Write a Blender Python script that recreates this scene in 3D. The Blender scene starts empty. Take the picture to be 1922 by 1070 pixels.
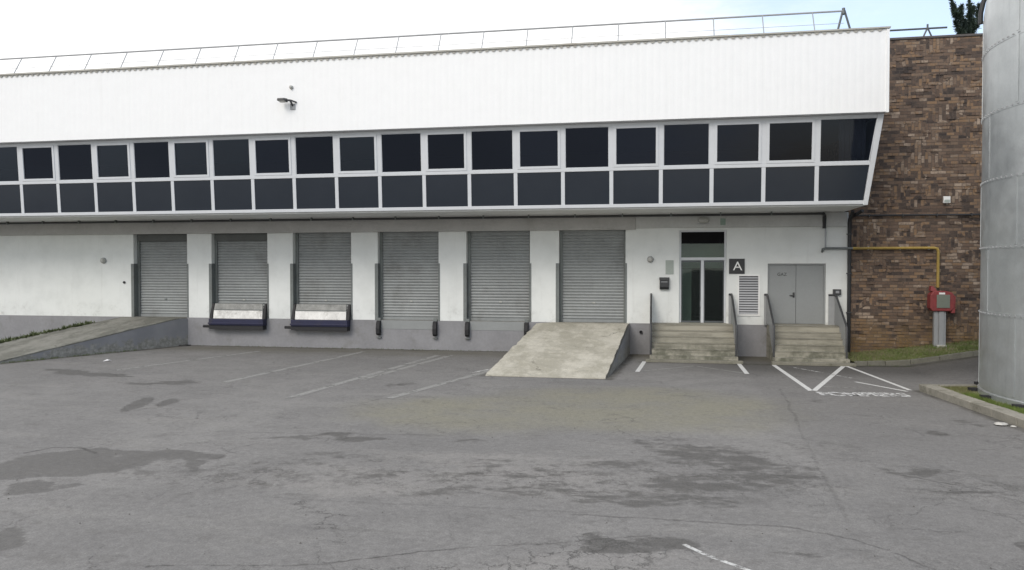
import bpy, math, random
import numpy as np
from mathutils import noise as mnoise
from mathutils import Vector, Matrix
R = math.radians
random.seed(7)
scene = bpy.context.scene
col = scene.collection

# ------------------------------------------------------------------ materials
def nodes_of(m):
    m.use_nodes = True
    nt = m.node_tree
    nt.nodes.clear()
    out = nt.nodes.new('ShaderNodeOutputMaterial')
    b = nt.nodes.new('ShaderNodeBsdfPrincipled')
    nt.links.new(b.outputs[0], out.inputs[0])
    return nt, b, out

class N:
    """small wrapper that adds nodes and links"""
    def __init__(s, nt):
        s.nt = nt
    def new(s, t, **kw):
        n = s.nt.nodes.new(t)
        for k, v in kw.items():
            setattr(n, k, v)
        return n
    def put(s, sock, v):
        if hasattr(v, 'is_linked') or isinstance(v, bpy.types.NodeSocket):
            s.nt.links.new(v, sock)
        else:
            sock.default_value = v
    def math(s, op, a, b=None, c=None):
        n = s.new('ShaderNodeMath', operation=op)
        s.put(n.inputs[0], a)
        if b is not None: s.put(n.inputs[1], b)
        if c is not None: s.put(n.inputs[2], c)
        return n.outputs[0]
    def vmath(s, op, a, b=None, sc=None):
        n = s.new('ShaderNodeVectorMath', operation=op)
        s.put(n.inputs[0], a)
        if b is not None: s.put(n.inputs[1], b)
        if sc is not None: s.put(n.inputs['Scale'], sc)
        return n.outputs['Value'] if op in ('LENGTH', 'DOT_PRODUCT', 'DISTANCE') else n.outputs[0]
    def mapr(s, v, a, b, c=0., d=1., smooth=True):
        n = s.new('ShaderNodeMapRange')
        if smooth: n.interpolation_type = 'SMOOTHSTEP'
        s.put(n.inputs[0], v)
        for i, x in enumerate((a, b, c, d)): n.inputs[1+i].default_value = x
        return n.outputs[0]
    def noise(s, vec, scale, detail=4., rough=.55, color=False):
        n = s.new('ShaderNodeTexNoise')
        s.put(n.inputs['Vector'], vec)
        n.inputs['Scale'].default_value = scale
        n.inputs['Detail'].default_value = detail
        n.inputs['Roughness'].default_value = rough
        return n.outputs['Color'] if color else n.outputs['Fac']
    def mix(s, fac, a, b, blend='MIX'):
        n = s.new('ShaderNodeMix', data_type='RGBA', blend_type=blend)
        s.put(n.inputs[0], fac)
        for i, v in ((6, a), (7, b)):
            if isinstance(v, (tuple, list)): v = (*v[:3], 1.)
            s.put(n.inputs[i], v)
        return n.outputs[2]
    def pos(s):
        return s.new('ShaderNodeNewGeometry').outputs['Position']
    def ramp(s, fac, stops, interp='LINEAR'):
        n = s.new('ShaderNodeValToRGB')
        n.color_ramp.interpolation = interp
        el = n.color_ramp.elements
        while len(el) < len(stops): el.new(1.)
        for e, (p, c) in zip(el, stops):
            e.position = p; e.color = (*c, 1.)
        s.put(n.inputs[0], fac)
        return n.outputs[0]
    def bump(s, h, strength, dist=.02):
        n = s.new('ShaderNodeBump')
        n.inputs['Strength'].default_value = strength
        n.inputs['Distance'].default_value = dist
        s.put(n.inputs['Height'], h)
        return n.outputs[0]

def mat(name, c, rough=.6, metal=0., var=.18, scale=2.5, dirt=None, dirt_amt=.3, streak=0., bump=0., spec=.5, bscale=60.):
    m = bpy.data.materials.new(name)
    nt, b, out = nodes_of(m)
    n = N(nt)
    p = n.pos()
    f1 = n.noise(p, scale, 6, .6)
    f2 = n.noise(p, scale*9, 3, .6)
    f = n.math('ADD', n.math('MULTIPLY', f1, .65), n.math('MULTIPLY', f2, .35))
    k = n.mapr(f, .3, .7, 1-var, 1+var*.6, False)
    colr = n.mix(1., c, k, 'MULTIPLY')
    if streak:
        mp = n.new('ShaderNodeMapping')
        mp.inputs['Scale'].default_value = (5., 5., .22)
        nt.links.new(p, mp.inputs['Vector'])
        st = n.mapr(n.noise(mp.outputs[0], 1., 5, .65), .5, .78, 0, streak)
        colr = n.mix(st, colr, dirt or (.2, .19, .17))
    if dirt and not streak:
        dm = n.mapr(n.noise(p, scale*.7, 8, .7), .52, .75, 0, dirt_amt)
        colr = n.mix(dm, colr, dirt)
    nt.links.new(colr, b.inputs['Base Color'])
    b.inputs['Roughness'].default_value = rough
    b.inputs['Metallic'].default_value = metal
    b.inputs['Specular IOR Level'].default_value = spec
    if bump:
        nt.links.new(n.bump(n.noise(p, bscale, 4, .6), bump, .01), b.inputs['Normal'])
    return m

M = {}
M['white_cladding'] = mat('white_cladding', (.83, .84, .84), .45, var=.03, dirt=(.6, .6, .57), streak=.12)
def wall_paint():
    m = bpy.data.materials.new('white_wall_paint')
    nt, b, out = nodes_of(m); n = N(nt); p = n.pos()
    f = n.noise(p, 1.3, 7, .62)
    c = n.mix(n.mapr(f, .35, .75), (.74, .76, .74), (.66, .68, .66))
    mp = n.new('ShaderNodeMapping'); mp.inputs['Scale'].default_value = (4., 4., .3)
    nt.links.new(p, mp.inputs['Vector'])
    st = n.mapr(n.noise(mp.outputs[0], 1., 6, .7), .55, .8, 0, .3)
    c = n.mix(st, c, (.42, .42, .39))
    sx = n.new('ShaderNodeSeparateXYZ'); nt.links.new(p, sx.inputs[0])
    low = n.math('MULTIPLY', n.mapr(sx.outputs[2], 1.7, 1.0), n.mapr(n.noise(p, 2.6, 8, .75), .5, .72, 0, .5))
    c = n.mix(low, c, (.3, .29, .27))
    nt.links.new(c, b.inputs['Base Color'])
    b.inputs['Roughness'].default_value = .75
    nt.links.new(n.bump(n.noise(p, 45, 5, .6), .25, .01), b.inputs['Normal'])
    return m
M['white_wall'] = wall_paint()
M['plinth'] = mat('grey_plinth_paint', (.252, .252, .262), .7, var=.2, scale=1.3, dirt=(.13, .125, .11), dirt_amt=.55, bump=.3)
M['beam'] = mat('grey_beam_paint', (.43, .425, .41), .8, var=.15, scale=1.5, dirt=(.2, .19, .17), dirt_amt=.4, bump=.2)
M['pale_beam'] = mat('pale_beam_paint', (.50, .505, .49), .75, var=.15, scale=1.4, dirt=(.4, .4, .37), dirt_amt=.5)
M['coping'] = mat('dark_coping', (.10, .09, .085), .8, var=.3)
M['soffit'] = mat('soffit_board', (.74, .75, .74), .7, var=.08)
M['frame'] = mat('white_aluminium', (.56, .58, .60), .4, var=.06)
M['roof'] = mat('roof_felt', (.25, .25, .24), .9)
M['flashing'] = mat('roof_flashing', (.42, .41, .37), .55, var=.2, scale=1.5, dirt=(.25, .2, .14), dirt_amt=.5)
M['curtain'] = mat('roller_steel', (.275, .29, .288), .5, metal=.15, var=.2, scale=.9, dirt=(.14, .14, .13), dirt_amt=.65)
M['guard'] = mat('guard_steel', (.17, .185, .18), .5, metal=.2, var=.25, scale=2, dirt=(.09, .085, .07), dirt_amt=.5)
M['recess_shade'] = mat('recess_shade_paint', (.10, .105, .10), .8)
M['dark'] = mat('black_rubber', (.018, .018, .02), .7, var=.3, scale=8)
M['black'] = mat('black_paint', (.022, .023, .025), .45, var=.2)
M['rail'] = mat('dark_rail_paint', (.045, .046, .048), .45, var=.25)
M['panel'] = mat('grey_rail_panel', (.30, .31, .315), .5, var=.12, dirt=(.16, .16, .15), dirt_amt=.4)
M['door_grey'] = mat('grey_door_paint', (.262, .275, .274), .45, var=.08, scale=1.4, dirt=(.2, .21, .21), dirt_amt=.4)
M['blind'] = mat('black_blind', (.008, .008, .009), .9, spec=.1)
M['blue'] = mat('dark_blue_paint', (.014, .016, .052), .6, var=.3, scale=4, dirt=(.04, .035, .035), dirt_amt=.7)
M['alu'] = mat('worn_aluminium', (.66, .66, .64), .45, metal=.3, var=.35, scale=3.5, dirt=(.24, .23, .21), dirt_amt=.9)
M['alu_dirty'] = mat('dirty_aluminium', (.24, .245, .235), .5, metal=.2, var=.6, scale=3, dirt=(.2, .2, .18), dirt_amt=.95)
M['galv'] = mat('galvanised_tube', (.34, .35, .36), .5, metal=.4, var=.1)
M['galv_pale'] = mat('pale_galvanised_tube', (.36, .37, .38), .5, metal=.2, var=.1)
M['darktube'] = mat('dark_tube', (.09, .10, .105), .5, metal=.2)
M['yellow'] = mat('yellow_pipe_paint', (.36, .25, .06), .55, var=.25, scale=6, dirt=(.2, .16, .08), dirt_amt=.7)
M['red'] = mat('faded_red_paint', (.235, .042, .042), .6, var=.3, scale=7, dirt=(.16, .075, .065), dirt_amt=.7)
M['greenish'] = mat('grey_green_plate', (.17, .19, .155), .6, var=.1)
M['plate'] = mat('pale_notice_plate', (.36, .40, .365), .6, var=.1)
M['white'] = mat('white_plastic', (.8, .8, .78), .5, var=.05)
M['lampglass'] = mat('frosted_lamp_cover', (.42, .42, .39), .45, var=.1)
M['interior'] = mat('interior_wall', (.55, .59, .56), .8)
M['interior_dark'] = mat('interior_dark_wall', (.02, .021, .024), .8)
M['cloth'] = mat('net_curtain', (.26, .24, .20), .9)
M['bark'] = mat('pine_bark', (.07, .05, .04), .9, var=.3, scale=9, bump=.6)
M['grass'] = mat('grass_blades', (.15, .205, .045), .7, var=.5, scale=1.6)
M['weeds'] = mat('weed_leaves', (.10, .125, .05), .7, var=.4, scale=3)
M['moss'] = mat('dry_grass', (.20, .20, .085), .8, var=.4, scale=2)
M['kerb'] = mat('kerb_concrete', (.29, .275, .235), .85, var=.35, scale=2., dirt=(.10, .095, .065), dirt_amt=1., bump=.5)
M['old_kerb'] = mat('mossy_kerb_stone', (.16, .155, .125), .9, var=.35, scale=2.5, dirt=(.06, .065, .035), dirt_amt=.7, bump=.5)
M['step_kerb'] = mat('mossy_step_kerb', (.215, .205, .165), .9, var=.3, scale=2.5, dirt=(.08, .085, .05), dirt_amt=.8, bump=.4)
M['stone'] = mat('pale_stone', (.5, .49, .46), .8, var=.15)
M['paper'] = mat('white_litter', (.8, .8, .8), .8, var=.05)
M['grate'] = mat('cast_iron', (.03, .03, .03), .6)

def concrete(name, c, dark):
    m = bpy.data.materials.new(name)
    nt, b, out = nodes_of(m); n = N(nt); p = n.pos()
    f = n.noise(n.vmath('MULTIPLY', p, (1., .55, 1.)), 1.3, 10, .72)
    cc = n.mix(n.mapr(f, .40, .60), dark, c)
    g = n.noise(p, 7, 9, .78)
    cc = n.mix(n.mapr(g, .54, .64, 0, .45), cc, dark)
    cc = n.mix(n.mapr(g, .44, .36, 0, .5), cc, (c[0]*1.18, c[1]*1.18, c[2]*1.17))
    mp = n.new('ShaderNodeMapping'); mp.inputs['Scale'].default_value = (.7, 9., 3.)
    nt.links.new(p, mp.inputs['Vector'])
    s = n.noise(mp.outputs[0], 1.2, 8, .75)
    cc = n.mix(n.mapr(s, .55, .66, 0, .55), cc, (dark[0]*.75, dark[1]*.74, dark[2]*.7))
    v = n.new('ShaderNodeTexVoronoi', feature='DISTANCE_TO_EDGE'); v.inputs['Scale'].default_value = .8
    nt.links.new(n.vmath('ADD', p, n.vmath('SCALE', n.noise(p, 2.5, 6, .7, True), sc=.6)), v.inputs['Vector'])
    ck = n.math('MULTIPLY', n.mapr(v.outputs['Distance'], .014, .004), n.mapr(n.noise(p, 1.1, 4, .6), .48, .6, 0, .7))
    cc = n.mix(ck, cc, (.07, .068, .055))
    cc = n.mix(1., cc, n.mapr(n.noise(p, 60, 4, .8), .3, .7, .8, 1.18, False), 'MULTIPLY')
    nt.links.new(cc, b.inputs['Base Color'])
    b.inputs['Roughness'].default_value = .88
    nt.links.new(n.bump(n.math('ADD', n.noise(p, 38, 7, .7), n.math('MULTIPLY', s, .6)), .6, .02), b.inputs['Normal'])
    return m
M['ramp'] = concrete('ramp_concrete', (.53, .505, .43), (.375, .355, .29))
M['ramp_grey'] = concrete('worn_ramp_concrete', (.25, .245, .215), (.15, .148, .125))
def side_wear():
    """painted render, flaked to bare concrete near the ground"""
    m = bpy.data.materials.new('flaking_side_paint')
    nt, b, out = nodes_of(m); n = N(nt); p = n.pos()
    sx = n.new('ShaderNodeSeparateXYZ'); nt.links.new(p, sx.inputs[0])
    f = n.noise(p, 2.2, 8, .72)
    c = n.mix(n.mapr(n.noise(p, 1.2, 5, .6), .3, .7), (.215, .217, .228), (.265, .266, .274))
    fl = n.mapr(n.math('ADD', f, n.math('MULTIPLY', sx.outputs[2], -.75)), .22, .36)
    c = n.mix(fl, c, n.mix(n.mapr(n.noise(p, 8, 6, .75), .35, .65), (.19, .185, .165), (.33, .325, .30)))
    nt.links.new(c, b.inputs['Base Color']); b.inputs['Roughness'].default_value = .8
    nt.links.new(n.bump(n.noise(p, 30, 6, .7), .4, .012), b.inputs['Normal'])
    return m
M['side_wear'] = side_wear()
def step_concrete():
    m = bpy.data.materials.new('step_concrete')
    nt, b, out = nodes_of(m); n = N(nt); p = n.pos()
    mp = n.new('ShaderNodeMapping'); mp.inputs['Scale'].default_value = (1., 1., 7.)
    nt.links.new(p, mp.inputs['Vector'])
    s = n.noise(mp.outputs[0], .9, 7, .65)
    c = n.mix(n.mapr(s, .3, .62), (.205, .195, .16), (.345, .328, .272))
    sx = n.new('ShaderNodeSeparateXYZ'); nt.links.new(p, sx.inputs[0])
    al = n.math('MULTIPLY', n.mapr(sx.outputs[2], .8, .15), n.mapr(n.noise(p, 1.3, 6, .7), .42, .62, 0, .75))
    c = n.mix(al, c, (.06, .065, .04))
    nt.links.new(c, b.inputs['Base Color'])
    b.inputs['Roughness'].default_value = .9
    nt.links.new(n.bump(n.noise(p, 40, 6, .7), .4, .012), b.inputs['Normal'])
    return m
M['steps'] = step_concrete()

def glass(name, tint, rough=.03):
    m = bpy.data.materials.new(name)
    nt, b, out = nodes_of(m); n = N(nt)
    nt.nodes.remove(b)
    tr = n.new('ShaderNodeBsdfTransparent'); tr.inputs[0].default_value = (*tint, 1)
    gl = n.new('ShaderNodeBsdfGlossy'); gl.inputs['Roughness'].default_value = rough
    fr = n.new('ShaderNodeFresnel'); fr.inputs['IOR'].default_value = 1.45
    p = n.pos()
    gl.inputs[0].default_value = {'tinted_glass': (.42, .50, .68, 1), 'dark_glass': (.34, .40, .54, 1), 'filmed_glass': (.62, .74, .92, 1)}.get(name, (.8, .9, .88, 1))
    nt.links.new(n.bump(n.noise(p, .9, 2, .5), .08, .05), gl.inputs['Normal'])
    mx = n.new('ShaderNodeMixShader')
    nt.links.new(fr.outputs[0], mx.inputs[0]); nt.links.new(tr.outputs[0], mx.inputs[1]); nt.links.new(gl.outputs[0], mx.inputs[2])
    nt.links.new(mx.outputs[0], out.inputs[0])
    return m
M['glass'] = glass('tinted_glass', (.20, .24, .33))
M['glass_film'] = glass('filmed_glass', (.33, .39, .45), .14)
M['glass_dark'] = glass('dark_glass', (.10, .12, .18))
M['door_glass'] = glass('door_glass', (.6, .66, .63))
def spandrel():
    m = bpy.data.materials.new('dark_spandrel_panel')
    nt, b, out = nodes_of(m); n = N(nt); p = n.pos()
    f = n.noise(p, .8, 5, .6)
    nt.links.new(n.mix(f, (.010, .015, .024), (.019, .025, .034)), b.inputs['Base Color'])
    b.inputs['Roughness'].default_value = .22
    b.inputs['Specular IOR Level'].default_value = .3
    return m
M['spandrel'] = spandrel()

def brick():
    m = bpy.data.materials.new('mixed_brown_brick')
    nt, b, out = nodes_of(m); n = N(nt); p = n.pos()
    sx = n.new('ShaderNodeSeparateXYZ'); nt.links.new(p, sx.inputs[0])
    hx = n.math('ADD', sx.outputs[0], n.math('MULTIPLY', sx.outputs[1], 1.0))
    def layer(a, bb, w, h, sq):
        c = n.new('ShaderNodeCombineXYZ'); nt.links.new(a, c.inputs[0]); nt.links.new(bb, c.inputs[1])
        t = n.new('ShaderNodeTexBrick')
        t.inputs['Color1'].default_value = (0, 0, 0, 1); t.inputs['Color2'].default_value = (1, 1, 1, 1)
        t.inputs['Mortar'].default_value = (.5, .5, .5, 1)
        t.inputs['Scale'].default_value = 1.; t.inputs['Mortar Size'].default_value = .007
        t.inputs['Brick Width'].default_value = w; t.inputs['Row Height'].default_value = h
        t.inputs['Mortar Smooth'].default_value = .3
        t.offset = .5; t.squash = sq; t.squash_frequency = 3
        nt.links.new(c.outputs[0], t.inputs['Vector'])
        return t
    A = layer(hx, sx.outputs[2], .22, .095, 1.35)
    B = layer(sx.outputs[2], hx, .22, .095, 1.)
    v = n.new('ShaderNodeTexVoronoi'); v.inputs['Scale'].default_value = 2.2
    c2 = n.new('ShaderNodeCombineXYZ'); nt.links.new(hx, c2.inputs[0]); nt.links.new(n.math('MULTIPLY', sx.outputs[2], 1.8), c2.inputs[1])
    nt.links.new(n.vmath('ADD', c2.outputs[0], n.vmath('SCALE', n.noise(p, 3., 4, .7, True), sc=.45)), v.inputs['Vector'])
    sv = n.new('ShaderNodeSeparateColor'); nt.links.new(v.outputs['Color'], sv.inputs[0])
    msk = n.math('GREATER_THAN', sv.outputs[0], .70)
    rnd = n.mix(msk, A.outputs['Color'], B.outputs['Color'])
    mort = n.mix(msk, A.outputs['Fac'], B.outputs['Fac'])
    big = n.mapr(n.noise(p, 1.3, 6, .65), .3, .7, -.15, .15)
    fine = n.mapr(n.noise(p, 14, 4, .7), .3, .7, -.07, .07)
    val = n.math('ADD', n.math('ADD', n.math('MULTIPLY_ADD', rnd, .84, .065), big), fine)
    c = n.ramp(val, [(0., (.038, .030, .027)), (.2, (.088, .063, .049)), (.42, (.135, .09, .064)), (.58, (.165, .118, .086)),
                     (.72, (.225, .14, .078)), (.86, (.215, .165, .125)), (1., (.38, .295, .225))])
    low = n.math('MULTIPLY', n.mapr(sx.outputs[2], 1.5, .5), n.mapr(n.noise(p, 2.2, 6, .7), .33, .6, 0, .85))
    c = n.mix(low, c, (.19, .12, .05))
    c = n.mix(n.math('MULTIPLY', mort, .75), c, (.105, .088, .076))
    nt.links.new(c, b.inputs['Base Color'])
    b.inputs['Roughness'].default_value = .88
    hgt = n.math('ADD', n.math('MULTIPLY', mort, -1.), n.math('MULTIPLY', n.math('ADD', rnd, n.noise(p, 30, 4, .7)), .45))
    nt.links.new(n.bump(hgt, .8, .03), b.inputs['Normal'])
    return m
M['brick'] = brick()

def tank_metal():
    m = bpy.data.materials.new('galvanised_sheet')
    nt, b, out = nodes_of(m); n = N(nt); p = n.pos()
    f = n.noise(p, .55, 6, .6)
    c = n.mix(n.mapr(f, .3, .7), (.44, .465, .475), (.54, .565, .57))
    v = n.new('ShaderNodeTexVoronoi'); v.inputs['Scale'].default_value = 26.
    nt.links.new(p, v.inputs['Vector'])
    sv = n.new('ShaderNodeSeparateColor'); nt.links.new(v.outputs['Color'], sv.inputs[0])
    c = n.mix(.12, c, n.mix(sv.outputs[0], (.34, .36, .37), (.56, .58, .58)))
    mp = n.new('ShaderNodeMapping'); mp.inputs['Scale'].default_value = (3., 3., .2)
    nt.links.new(p, mp.inputs['Vector'])
    c = n.mix(n.mapr(n.noise(mp.outputs[0], 1.4, 6, .7), .5, .75, 0, .35), c, (.27, .29, .3))
    nt.links.new(c, b.inputs['Base Color'])
    b.inputs['Metallic'].default_value = .65
    nt.links.new(n.mapr(n.noise(p, 3, 5, .6), .3, .7, .30, .48), b.inputs['Roughness'])
    nt.links.new(n.bump(n.noise(p, 1.3, 3, .5), .25, .05), b.inputs['Normal'])
    return m
M['tank'] = tank_metal()

def paint_mark(name, c, wear, scale=7.):
    m = bpy.data.materials.new(name)
    nt, b, out = nodes_of(m); n = N(nt); p = n.pos()
    f = n.noise(p, scale, 8, .75)
    b.inputs['Base Color'].default_value = (*c, 1); b.inputs['Roughness'].default_value = .8
    c2 = n.mix(n.mapr(n.noise(p, 20, 4, .7), .3, .7), (c[0]*.7, c[1]*.7, c[2]*.7), c)
    nt.links.new(c2, b.inputs['Base Color'])
    tr = n.new('ShaderNodeBsdfTransparent')
    mx = n.new('ShaderNodeMixShader')
    nt.links.new(n.mapr(f, wear-.07, wear+.07), mx.inputs[0])
    nt.links.new(tr.outputs[0], mx.inputs[1]); nt.links.new(b.outputs[0], mx.inputs[2])
    nt.links.new(mx.outputs[0], out.inputs[0])
    return m
M['mark'] = paint_mark('white_road_paint', (.72, .72, .70), .33)
M['mark_worn'] = paint_mark('worn_road_paint', (.62, .62, .60), .475)
M['mark_text'] = paint_mark('lettering_road_paint', (.70, .70, .69), .475, 6.)
M['mark_faint'] = paint_mark('faint_road_paint', (.315, .312, .295), .42, 2.2)

# wear of the yard, in metres on the ground: worn patches, damp stains, crazed areas, dirt and painted contact shade along kerbs, ramps and walls
GROUND_MARKS = {
    'strip': lambda B, S: [B(1, -.3, -9.5, 4, 3.5, 2.9, .55, 1.08), B(1, -3.6, -10.6, -8, 2.8, 2.1, .4, 1.1)],
    'dust': lambda B, S: [B(1, -1.4, -18.5, 22, 3.0, .6, .5, 1.1, .8), B(1, -3.6, -15.6, 5, 1.9, .8, .3, 1.2), B(1, -1.8, -15.1, 0, 2.4, 1.2, .2, 1.2), B(1, -2.3, -14.2, 3, 2.2, .5, .5, 1.1)],
    'stain': lambda B, S: [B(1, -8.1, -15.5, 8, 1.2, .75, .8, 1.02), B(1, -8.7, -16.0, 0, .8, .5, .8, 1.02), B(1, -7.1, -15.0, 14, .85, .34, .8, 1.02), B(1, -6.4, -15.3, -10, .5, .16, .8, 1.02), B(1, -7.6, -16.5, 10, .45, .2, .8, 1.02),
                 B(1, -14.8, -7.1, -22, 2.0, .30), B(1, -11.6, -8.4, 6, 1.05, .62, .2, 1.2),
                 B(0, -10.35, -11.1, 110, .95, .2, .85, 1.05), B(0, -9.9, -10.8, 110, .6, .19, .85, 1.05), B(0, -6.5, -18.3, 134, .42, .17, .85, 1.05), B(0, -6.35, -18.55, 100, .2, .12, .8, 1.05)],
    'wet': lambda B, S: [B(1, .95, -13.6, -35, 2.0, .95, .3, 1.15), B(1, 1.5, -14.5, -8, 1.0, .75, .3, 1.1), B(1, -.1, -15.8, 12, 1.4, .5, .3, 1.1), B(1, .5, -15.0, 15, 1.4, .7, .2, 1.1, .9), B(1, -3.7, -15.35, 8, .75, .3, .2, 1.2, .75), B(1, -2.4, -15.7, 12, .8, .3, .2, 1.2, .8), B(1, -1.4, -15.7, 8, .9, .3, .2, 1.2, .8), B(1, -.6, -14.2, 0, 1.0, .4, .2, 1.2, .8), B(1, -2.2, -14.2, 8, .8, .3, .2, 1.2, .7), B(1, -1.6, -15.0, 8, .9, .35, .2, 1.2, .75), B(1, -4.6, -14.4, 12, 1.1, .2, .2, 1.2, .7),
                  B(1, -.25, -17.45, 20, .75, .33), B(1, 3.7, -13.85, 5, .75, .16, .2, 1.2), B(1, 3.85, -14.7, -14, .7, .14, .2, 1.2), B(1, 4.3, -15.2, 0, .5, .12, .2, 1.2),
                  B(1, 3.2, -12.9, 0, 1.0, .10, .2, 1.2, .7), B(1, -5.2, -13.3, 7, 1.5, .22, .2, 1.2), B(1, -3.0, -13.1, 12, .9, .14, .2, 1.2, .8),
                  B(1, .4, -8.1, 4, 1.2, .14, .3, 1.2, .8), B(1, -5.75, -7.8, 8, .6, .12, .3, 1.2, .9), B(1, 4.6, -11.2, 0, .5, .25, .2, 1.2, .8), B(0, 3.75, -16.75, 0, .3, .36, .8, 1.),
                  B(1, 1.2, -17.1, 0, .5, .2, .2, 1.2, .7), B(1, 3.4, -8.2, 10, .8, .3, .2, 1.2, .7), B(1, 5.6, -10.2, 0, .5, .6, .2, 1.2, .7)],
    'worn': lambda B, S: [B(1, -4.2, -15.0, 4, 1.6, .8, .3, 1.15), B(1, 2.2, -12.5, 0, 1.0, .8, .2, 1.2, .6), B(1, 4.2, -14.6, 0, 1.3, 1.1, .2, 1.2, .7), B(1, -6.6, -15.8, 0, 1.2, .7, .2, 1.2, .7), B(1, -2.0, -15.2, 0, 2.9, 1.1, .5, 1.1), B(1, -5.3, -15.6, 0, 1.2, .9, .4, 1.1), B(1, .6, -14.6, 0, 1.8, 1.3, .4, 1.1)],
    'web': lambda B, S: [B(1, -3.65, -17.1, -48, 1.0, .16, .4, 1.1), B(1, -2.9, -18.6, 22, 1.6, .28, .4, 1.1), B(1, -5.4, -15.9, 10, 1.3, .9, .3, 1.1, .5), B(1, -.8, -17.5, 20, 1.2, .35, .3, 1.1, .8), B(1, -1.6, -18.3, 22, 2.8, .5, .5, 1.1, .9), B(1, 3.0, -17.4, -20, 1.6, .5, .3, 1.1, .4),
                    B(1, 3.9, -14.7, 0, 1.2, .9, .3, 1.1, .6), B(1, 1.9, -15.2, 0, .5, 1.2, .3, 1.1, .5)],
    'dirt': lambda B, S: [S((-16.5, -.1), (-18.75, -6.2), .10, .9, 1.6), S((-18.6, -6.2), (-21.3, -6.2), .06, .8, 1.6), S((-.72, -.2), (-1.12, -5.8), .09, .8, 1.6),  # mossy dirt plus painted contact shade at ramp, wall, step and kerb feet
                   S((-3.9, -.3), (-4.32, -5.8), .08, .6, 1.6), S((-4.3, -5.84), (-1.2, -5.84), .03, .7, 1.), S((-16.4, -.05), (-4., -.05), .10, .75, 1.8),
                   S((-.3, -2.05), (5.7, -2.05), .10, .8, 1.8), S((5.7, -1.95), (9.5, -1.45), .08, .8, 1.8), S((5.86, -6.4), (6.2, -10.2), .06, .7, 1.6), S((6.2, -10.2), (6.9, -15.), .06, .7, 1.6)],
}

def ground_fields(xs, ys):
    X, Y = np.meshgrid(xs, ys)
    wx = np.zeros_like(X); wy = np.zeros_like(X); fx = np.zeros_like(X); fy = np.zeros_like(X)
    for j, y in enumerate(ys):
        if not -20 < y < 1: continue
        for i, x in enumerate(xs):
            if not -25 < x < 10: continue
            v = mnoise.turbulence_vector(Vector((x*.9, y*.9, 0)), 3, False)
            w = mnoise.noise_vector(Vector((x*4.7, y*4.7, 3.)))
            wx[j, i], wy[j, i], fx[j, i], fy[j, i] = v.x, v.y, w.x, w.y
    co = {1: (X+wx*.42+fx*.10, Y+wy*.42+fy*.10), 0: (X+wx*.07+fx*.03, Y+wy*.07+fy*.03)}
    def ss(t):
        t = np.clip(t, 0, 1); return t*t*(3-2*t)
    def B(k, cx, cy, ang, rx, ry, lo=.7, hi=1.05, amt=1.):
        a = R(ang); x = co[k][0]-cx; y = co[k][1]-cy
        u = (x*math.cos(a)+y*math.sin(a))/rx; v = (-x*math.sin(a)+y*math.cos(a))/ry
        return amt*ss((hi-np.hypot(u, v))/(hi-lo))
    def S(a, b, w, amt=1., soft=1.):
        x, y = co[0]; d = np.array(b)-np.array(a); L2 = float(d@d)
        t = np.clip(((x-a[0])*d[0]+(y-a[1])*d[1])/L2, 0, 1)
        q = np.hypot(x-a[0]-t*d[0], y-a[1]-t*d[1])
        return amt*ss((w*(1+soft)-q)/(w*(.6+soft)))
    return {k: np.maximum.reduce(f(B, S)) for k, f in GROUND_MARKS.items()}

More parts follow.
